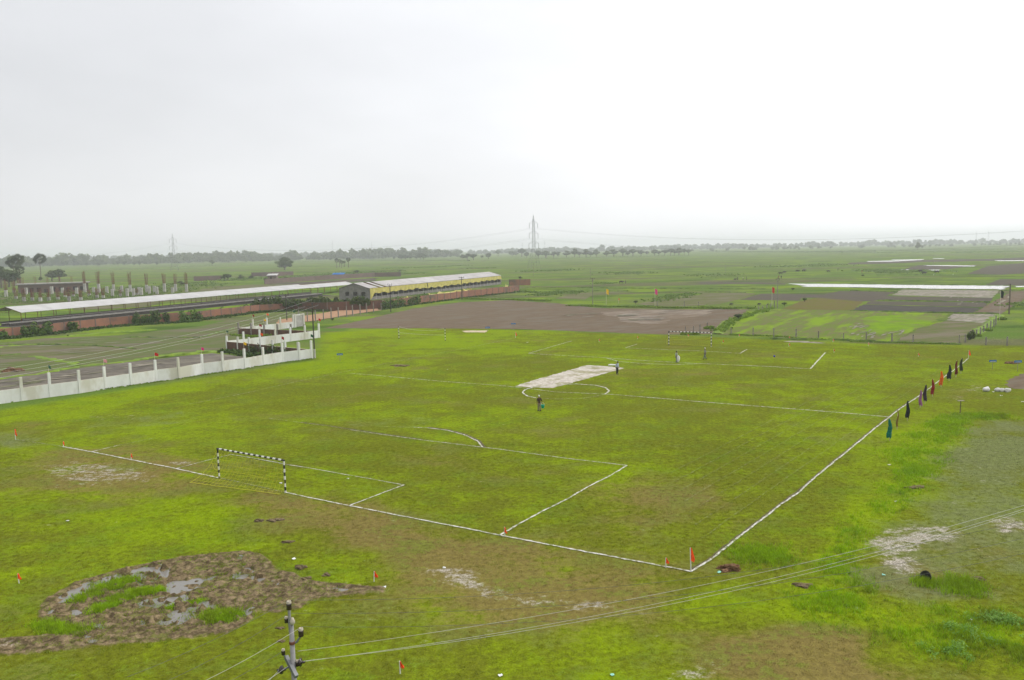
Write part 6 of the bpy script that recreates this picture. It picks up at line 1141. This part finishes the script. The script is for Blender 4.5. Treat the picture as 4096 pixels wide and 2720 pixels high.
# palms
def palm(c, x, yb, yt, label, crowns=1):
    b_, h = base_h(c, x, yb, yt); t = thing('palmyra_palm', label, 'palm tree', b_, 0, 'palms by the building site'); b = MB(); b.tube(b_, b_ + Vector((0, 0, h * .86)), .38, .26, 9); b.build('trunk', 'bark', t); r = random.Random(int(x)); k = MB(); c0 = b_ + Vector((0, 0, h * .85)); R = h * .23
    for _ in range(30):
        d = Vector((r.gauss(0, 1), r.gauss(0, 1), r.gauss(.25, .75))).normalized(); x_ = d.orthogonal().normalized(); y_ = d.cross(x_); ce = c0 + d * R * r.uniform(.55, .8); n = 9; L_ = R * .62
        for i in range(n):
            a = -1.5 + 3.0 * i / (n - 1); e = ce + (d * math.cos(a) + x_ * math.sin(a)) * L_; w_ = (x_ * math.cos(a) - d * math.sin(a)) * L_ * .11; k.face([ce, e * .5 + ce * .5 - w_, e + y_ * r.uniform(-.1, .1), e * .5 + ce * .5 + w_])
        k.tube(c0, ce, .05, .04, 3)
    k.build('crown', 'palm', t)
palm(c1, 487, 640, 362, 'single fan palm standing alone left of centre of the site'); palm(c1, 232, 690, 370, 'taller fan palm of the pair at the left'); palm(c1, 175, 690, 395, 'shorter fan palm of the pair at the left'); palm(c1, 245, 700, 500, 'low fan palm under the pair at the left')
for i, (x, yb, yt) in enumerate(((1912, 508, 403), (1945, 502, 412), (1970, 508, 425), (2000, 498, 428), (2050, 502, 393))): palm(c2, x, yb, yt, 'small palm in the clump left of centre, %s from the left' % ordn(i))
# far forest belts (uncountable)
def belt(name, label, pts_fn, n, hmin, hmax, seed):
    r = random.Random(seed); b = MB(); src = [TV[i][1] for i in range(5)]; V, Q = [], []; off = 0
    data = []
    for me in src:
        co = np.zeros(len(me.vertices) * 3, np.float32); me.vertices.foreach_get('co', co); co = co.reshape(-1, 4, 3)[::5] if False else co.reshape(-1, 3); data.append(co.reshape(-1, 4, 3)[::4].reshape(-1, 3))
    for _ in range(n):
        x, y = pts_fn(r); h = r.uniform(hmin, hmax) * (.55 + .9 * float(vnoise(np.array([x]), np.array([y]), 1 / 110., 5)[0])); w_ = h * r.uniform(1.0, 1.7); co = data[r.randrange(5)]; a = r.uniform(0, 6.28); X_ = (co[:, 0] * math.cos(a) - co[:, 1] * math.sin(a)) * w_ + x; Y_ = (co[:, 0] * math.sin(a) + co[:, 1] * math.cos(a)) * w_ + y; c_ = co.reshape(-1, 4, 3); q = np.stack([X_, Y_, (co[:, 2] - .22) * h * 1.28], 1).reshape(-1, 4, 3); cen = q.mean(1, keepdims=True); q = cen + (q - cen) * 1.9; V.append(q.reshape(-1, 3))
    V = np.concatenate(V); V[:, 2] = np.maximum(V[:, 2], 0); me = numpy_mesh(name, V, np.arange(len(V)).reshape(-1, 4)); me.materials.append(M['leaf2']); o = bpy.data.objects.new(name, me); C.objects.link(o); tag(o, label, 'forest', kind='stuff')
def left_belt(r):
    u = r.random(); x = -1250 + 1150 * u; y = 1560 + 330 * u + r.uniform(0, 260); return x * y / 1600, y
belt('distant_forest', 'hazy belt of forest on the left horizon', left_belt, 620, 10, 22, 1)
belt('distant_forest', 'pale hazy belt of forest along the whole horizon', lambda r: (r.uniform(-2500, 2700), r.uniform(2800, 3500)), 1700, 9, 19, 2)
belt('distant_treeline', 'faint scattered groves before the far right horizon', lambda r: (lambda k: (k + r.gauss(0, 45), 2150 + r.gauss(0, 60)))(r.choice([480, 620, 760, 800, 1000, 1060, 1240, 1300, 1330, 1120])), 70, 6, 11, 3)

# ------------------------------------------------------------------ people and cattle
def skin(name, verts, edges, rad, mat, sub=2):
    me = bpy.data.meshes.new(name); me.from_pydata(verts, edges, []); o = bpy.data.objects.new(name, me); C.objects.link(o); sm = o.modifiers.new('s', 'SKIN'); sm.use_smooth_shade = True; ss = o.modifiers.new('d', 'SUBSURF'); ss.levels = ss.render_levels = sub
    for i, r in enumerate(rad): me.skin_vertices[0].data[i].radius = r if isinstance(r, tuple) else (r, r)
    me.skin_vertices[0].data[0].use_root = True
    bpy.context.view_layer.update(); ev = o.evaluated_get(bpy.context.evaluated_depsgraph_get()); m2 = bpy.data.meshes.new_from_object(ev); m2.name = name; bpy.data.objects.remove(o); m2.materials.clear(); m2.materials.append(M[mat] if isinstance(mat, str) else mat); m2.polygons.foreach_set('use_smooth', [True] * len(m2.polygons)); return m2
class Sk:
    def __init__(s): s.v = []; s.e = []; s.r = []
    def add(s, p, r, prev=None): s.v.append(tuple(p)); s.r.append(r); i = len(s.v) - 1; (s.e.append((prev, i)) if prev is not None else None); return i
def chain(s, start, pts):
    for p, r in pts: start = s.add(p, r, start)
    return start
def person(loc, rz, h, pose, shirt, trousers, head='hair', sleeves=.5, label='', group=None, fingers=True):
    t = thing('person', label, 'person', loc, rz, group); k = h / 1.75; t.scale = (k, k, k)
    hipz = .93; tw = pose.get('lean', 0)
    pel = (0, 0, hipz); sp = (tw * .3, 0, 1.13); ch = (tw * .7, 0, 1.34); nk = (tw * .95, 0, 1.49); hd = pose.get('head', (tw + .02, 0, 1.60))
    hp = (hd[0] + pose.get('nod', .0), 0, hd[2] + .09)
    legs = pose['legs']; arms = pose['arms']               # joint lists, x forward, y left
    s = Sk(); a = s.add(pel, (.13, .15)); c_ = chain(s, a, [(sp, (.11, .14)), (ch, (.12, .17))]); n_ = chain(s, c_, [(nk, .055), (hd, (.08, .072)), (hp, (.095, .08)), ((hp[0], 0, hp[2] + .075), .06)])
    s.add((hd[0] + .115, 0, hd[2] + .035), .014, s.e[-1][0])
    for y, L_ in zip((.095, -.095), legs): chain(s, a, [((0, y, hipz - .06), .09), (L_[0], .066), (L_[1], .042), ((L_[1][0] + .03, L_[1][1], .045), .042), ((L_[1][0] + .17, L_[1][1], .03), .03)])
    for y, A_ in zip((.2, -.2), arms):
        w = chain(s, c_, [((ch[0], y * .85, 1.42), .06), (A_[0], .042), (A_[1], .03)]); dv = (Vector(A_[1]) - Vector(A_[0])).normalized(); pm_ = Vector(A_[1]) + dv * .055; pi = s.add(pm_, (.04, .022), w)
        if fingers:
            sd_ = Vector((1, 0, 0)) - dv * dv.x; sd_.normalize(); ins = Vector((0, -1 if y > 0 else 1, 0))
            for f, (o_, l_) in enumerate(((-.03, .065), (-.01, .08), (.01, .078), (.03, .068))): chain(s, pi, [(pm_ + sd_ * o_ + dv * .03, .010), (pm_ + sd_ * o_ + dv * (.03 + l_ * .55) + ins * .008, .009), (pm_ + sd_ * o_ + dv * (.03 + l_ * .85) + ins * .035, .008)])
            chain(s, pi, [(pm_ + sd_ * .045 - dv * .02, .011), (pm_ + sd_ * .065 + dv * .02 + ins * .02, .009)])
    link('body', skin('body', s.v, s.e, s.r, 'skin', 1), t)
    s = Sk(); a = s.add((0, 0, hipz - .05), (.145, .165)); c_ = chain(s, a, [(sp, (.128, .158)), (ch, (.135, .185))]); chain(s, c_, [((nk[0], 0, 1.455), .075)])
    for y, A_ in zip((.2, -.2), arms): e = Vector((ch[0], y * .85, 1.42)).lerp(Vector(A_[0]), 1); w2 = Vector(A_[0]).lerp(Vector(A_[1]), sleeves); chain(s, c_, [((ch[0], y * .88, 1.42), .078), (A_[0], .058), (w2, .05)])
    link('shirt', skin('shirt', s.v, s.e, s.r, shirt, 2), t)
    s = Sk(); a = s.add((0, 0, hipz + .03), (.142, .162))
    for y, L_ in zip((.095, -.095), legs): chain(s, a, [((0, y, hipz - .07), .105), (L_[0], .083), ((L_[1][0], L_[1][1], L_[1][2] + .01), .066)])
    link('trousers', skin('trousers', s.v, s.e, s.r, trousers, 2), t)
    bm = bmesh.new(); bmesh.ops.create_uvsphere(bm, u_segments=14, v_segments=9, radius=.112); bmesh.ops.delete(bm, geom=[v for v in bm.verts if v.co.z < -.01 and v.co.x > -.03 or v.co.z < -.06], context='VERTS')
    for v in bm.verts: v.co = Vector((v.co.x * 1.05 + hp[0] - .012, v.co.y * .93, v.co.z * 1.05 + hp[2] + .012))
    me = bpy.data.meshes.new('hair'); bm.to_mesh(me); bm.free(); me.materials.append(M['hair'] if head == 'hair' else M['whitep']); me.polygons.foreach_set('use_smooth', [True] * len(me.polygons)); link('hair' if head == 'hair' else 'cap', me, t)
    b = MB()
    for L_ in legs: b.box((L_[1][0] + .06, L_[1][1], 0), .26, .10, .07)
    o = b.build('shoes', 'blackp'); o.parent = t; return t
ST = [[(.04, .10, .5), (-.02, .10, .09)], [(.02, -.10, .5), (-.01, -.10, .09)]]; WK = [[(.16, .09, .51), (.24, .09, .09)], [(.02, -.09, .5), (-.22, -.09, .12)]]; WK2 = [[(.10, .09, .5), (.10, .09, .09)], [(.03, -.09, .5), (-.10, -.09, .10)]]
HANG = [[(-.02, .27, 1.14), (.05, .28, .90)], [(-.02, -.27, 1.14), (.05, -.28, .90)]]
cl = lambda n, c, k=.8: cloth(n, c, k)
pp = P(cp, 170, 1160); person(pp, math.radians(110), 1.66, dict(legs=WK2, arms=[[(-.02, .27, 1.14), (.03, .27, .90)], [(-.03, -.30, 1.14), (.02, -.36, .90)]], lean=.04), cl('brown_shirt', (.055, .028, .018)), cl('beige_lungi', (.30, .25, .19), .5), 'cap', .35, 'man in dark brown shirt and white cap carrying a green bucket')
bk = pp + Vector((math.cos(math.radians(110)) * .1 + .40, -.08, .30)); t = thing('bucket', 'turquoise green bucket held by the man in the white cap', 'bucket', bk); b = MB(); b.lathe(bk, [(.13, 0), (.15, .02), (.19, .32), (.205, .33), (.205, .355), (.18, .35), (.14, .04)], 18); b.build('pail', cloth('turquoise_plastic', (.01, .42, .33)), t, smooth=True); b = MB(); b.path([bk + Vector((.19 * math.cos(a), 0, .33 + .26 * math.sin(a))) for a in np.linspace(0, math.pi, 9)], .009, 5); b.build('handle', 'whitep', t)
person(P(cp, 1088, 728), math.radians(-55), 1.76, dict(legs=ST, arms=[[(-.03, .27, 1.15), (.10, .24, .94)], [(-.03, -.27, 1.15), (.14, -.18, .98)]], lean=.05, head=(.11, 0, 1.585), nod=.05), cl('pale_blue_shirt', (.45, .50, .62)), cl('black_trousers', (.015, .016, .02)), 'hair', .9, 'man in pale blue shirt looking down beside the cricket strip')
pq = P(cp, 1787, 588); person(pq, math.radians(20), 1.68, dict(legs=WK2, arms=HANG, lean=.03), cl('pale_green_shirt', (.42, .45, .36)), cl('blue_trousers', (.10, .14, .19)), 'hair', .3, 'man in pale shirt holding a white bag in the far penalty area')
bg_ = pq + Vector((.22, -.3, .22)); o = link('bag', sack_mesh(9), None, bg_ + Vector((0, 0, -.05)), .3, (.48, .7, 2.5)); tag(o, 'white carrier bag hanging from the hand of the man in the pale shirt', 'bag')
person(P(cp, 2127, 552), math.radians(185), 1.72, dict(legs=WK, arms=[[(.08, .24, 1.16), (.26, .2, 1.02)], [(-.04, -.27, 1.14), (.02, -.28, .9)]], lean=.03), cl('grey_shirt', (.26, .25, .24)), cl('slate_trousers', (.14, .16, .19)), 'cap', .8, 'man in grey clothes and pale cap walking left near the far goal')
for i, (c, x, y, sh, tr, lab, rz) in enumerate(((c4, 1188, 692, (.20, .17, .15), (.12, .11, .10), 'distant herder standing behind the single buffalo', 2), (c5, 472, 694, (.18, .16, .15), (.12, .11, .1), 'distant person left of the man in white', 1), (c5, 540, 692, (.70, .68, .64), (.15, .14, .13), 'distant person in a white top in the far meadow', 0), (c5, 583, 690, (.10, .12, .11), (.08, .08, .08), 'distant person in dark clothes right of the man in white', 3), (c5, 988, 676, (.40, .08, .07), (.2, .1, .1), 'distant person in red behind the utility pole', 2), (c5, 1018, 676, (.08, .08, .08), (.07, .07, .07), 'distant person in dark clothes beside the one in red', 1), (c5, 1730, 574, (.12, .10, .10), (.09, .08, .08), 'distant person standing between the cattle at the right', 2), (c6, 150, 606, (.50, .14, .08), (.2, .12, .1), 'distant person in orange-red above the calf', 2))):
    person(P(c, x, y), rz, 1.7, dict(legs=WK2, arms=HANG), cl('far_shirt_%d' % i, sh), cl('far_trousers_%d' % i, tr), 'hair', .5, lab, 'distant people in the meadows', False)
s = Sk(); a = s.add((-.1, 0, .95), (.36, .42)); f = chain(s, a, [((.55, 0, .95), (.35, .36))]); rmp = chain(s, a, [((-.75, 0, 1.0), (.28, .30))]); nk_ = chain(s, f, [((.95, 0, 1.0), (.2, .22)), ((1.25, 0, .85), (.15, .17)), ((1.55, 0, .62), .09)]); chain(s, rmp, [((-1.02, 0, .95), .05), ((-1.08, 0, .5), .03)])
for y in (.2, -.2): chain(s, f, [((.55, y, .7), .13), ((.57, y, .40), .075), ((.54, y, .10), .06), ((.58, y, .03), .065)]); chain(s, rmp, [((-.72, y, .72), .16), ((-.66, y, .50), .10), ((-.80, y, .32), .065), ((-.76, y, .08), .055), ((-.72, y, .03), .06)])
for y in (1, -1): i_ = chain(s, len(s.v) and nk_ - 1, [((1.15, y * .16, 1.0), .04), ((.98, y * .34, 1.12), .03), ((.75, y * .36, 1.16), .015)]); chain(s, nk_ - 1, [((1.15, y * .2, .92), .045), ((1.10, y * .32, .88), .03)])
BUF = skin('buffalo', s.v, s.e, s.r, 'hide', 2)
for i, (c, x, y, sc, rz, lab) in enumerate(((c4, 1135, 690, 1.0, .1, 'single black buffalo in the green meadow centre right'), (c5, 1010, 622, 1.05, 2.9, 'black buffalo at the left of the grazing pair'), (c5, 1055, 608, 1.05, .3, 'black buffalo at the right of the grazing pair'), (c5, 1220, 592, 1.05, -.3, 'buffalo grazing right of the pair'), (c5, 1302, 586, 1.1, .1, 'buffalo grazing fourth from the left'), (c5, 1612, 596, 1.0, 2.7, 'buffalo grazing alone further right'), (c6, 888, 592, 1.0, 3.0, 'rear buffalo of the three by the flooded strips'), (c6, 930, 620, 1.1, 0.1, 'front buffalo of the three by the flooded strips'), (c6, 1090, 604, 1.1, 3.3, 'right-hand buffalo of the three by the flooded strips'), (c6, 163, 645, .65, 3.1, 'dark calf below the person in orange-red'), (c5, 440, 694, .7, 0, 'dark calf lying left of the distant people'), (c5, 390, 1008, .48, .2, 'black goat on the grassy bank, left of three'), (c5, 740, 1008, .5, .4, 'black goat on the grassy bank, middle of three'), (c5, 852, 1005, .42, 1.2, 'black goat on the grassy bank, right of three'))):
    o = link('goat' if 'goat' in lab else ('calf' if 'calf' in lab else 'buffalo'), BUF, None, P(c, x, y), rz, sc); tag(o, lab, 'goat' if 'goat' in lab else 'cattle', 'grazing animals')
for i, (x, y, lab) in enumerate(((1050, 632, 'white egret beside the buffalo, left one'), (1292, 629, 'white egret right of the buffalo'))):
    q = P(c6, x, y); b = MB(); b.lathe(q + Vector((-.18, 0, .34)), [(.01, 0), (.09, .12), (.11, .24), (.06, .38), (.03, .46), (.025, .6), (.04, .64), (.01, .72)], 8, 0, (.8, 0, .6)); b.tube(q, q + Vector((0, 0, .36)), .02, .02, 4).tube(q + Vector((.05, .05, 0)), q + Vector((.03, .03, .36)), .02, .02, 4); tag(b.build('egret', 'sack', org=q, smooth=True), lab, 'bird', 'egrets')

# ------------------------------------------------------------------ air
b = MB(); b.box((0, 3100, -1.2), 11400, 7100, 62); hz = b.build('haze', 'ground'); hz.data.materials.clear(); m = bpy.data.materials.new('haze_air'); m.use_nodes = True; t_ = m.node_tree; t_.nodes.clear(); o_ = t_.nodes.new('ShaderNodeOutputMaterial'); v_ = t_.nodes.new('ShaderNodeVolumePrincipled')
v_.inputs['Color'].default_value = (.925, .945, 1, 1); v_.inputs['Density'].default_value = .00027; v_.inputs['Anisotropy'].default_value = .25; t_.links.new(v_.outputs[0], o_.inputs['Volume']); hz.data.materials.append(m); tag(hz, 'pale haze over the plain', None, kind='stuff')
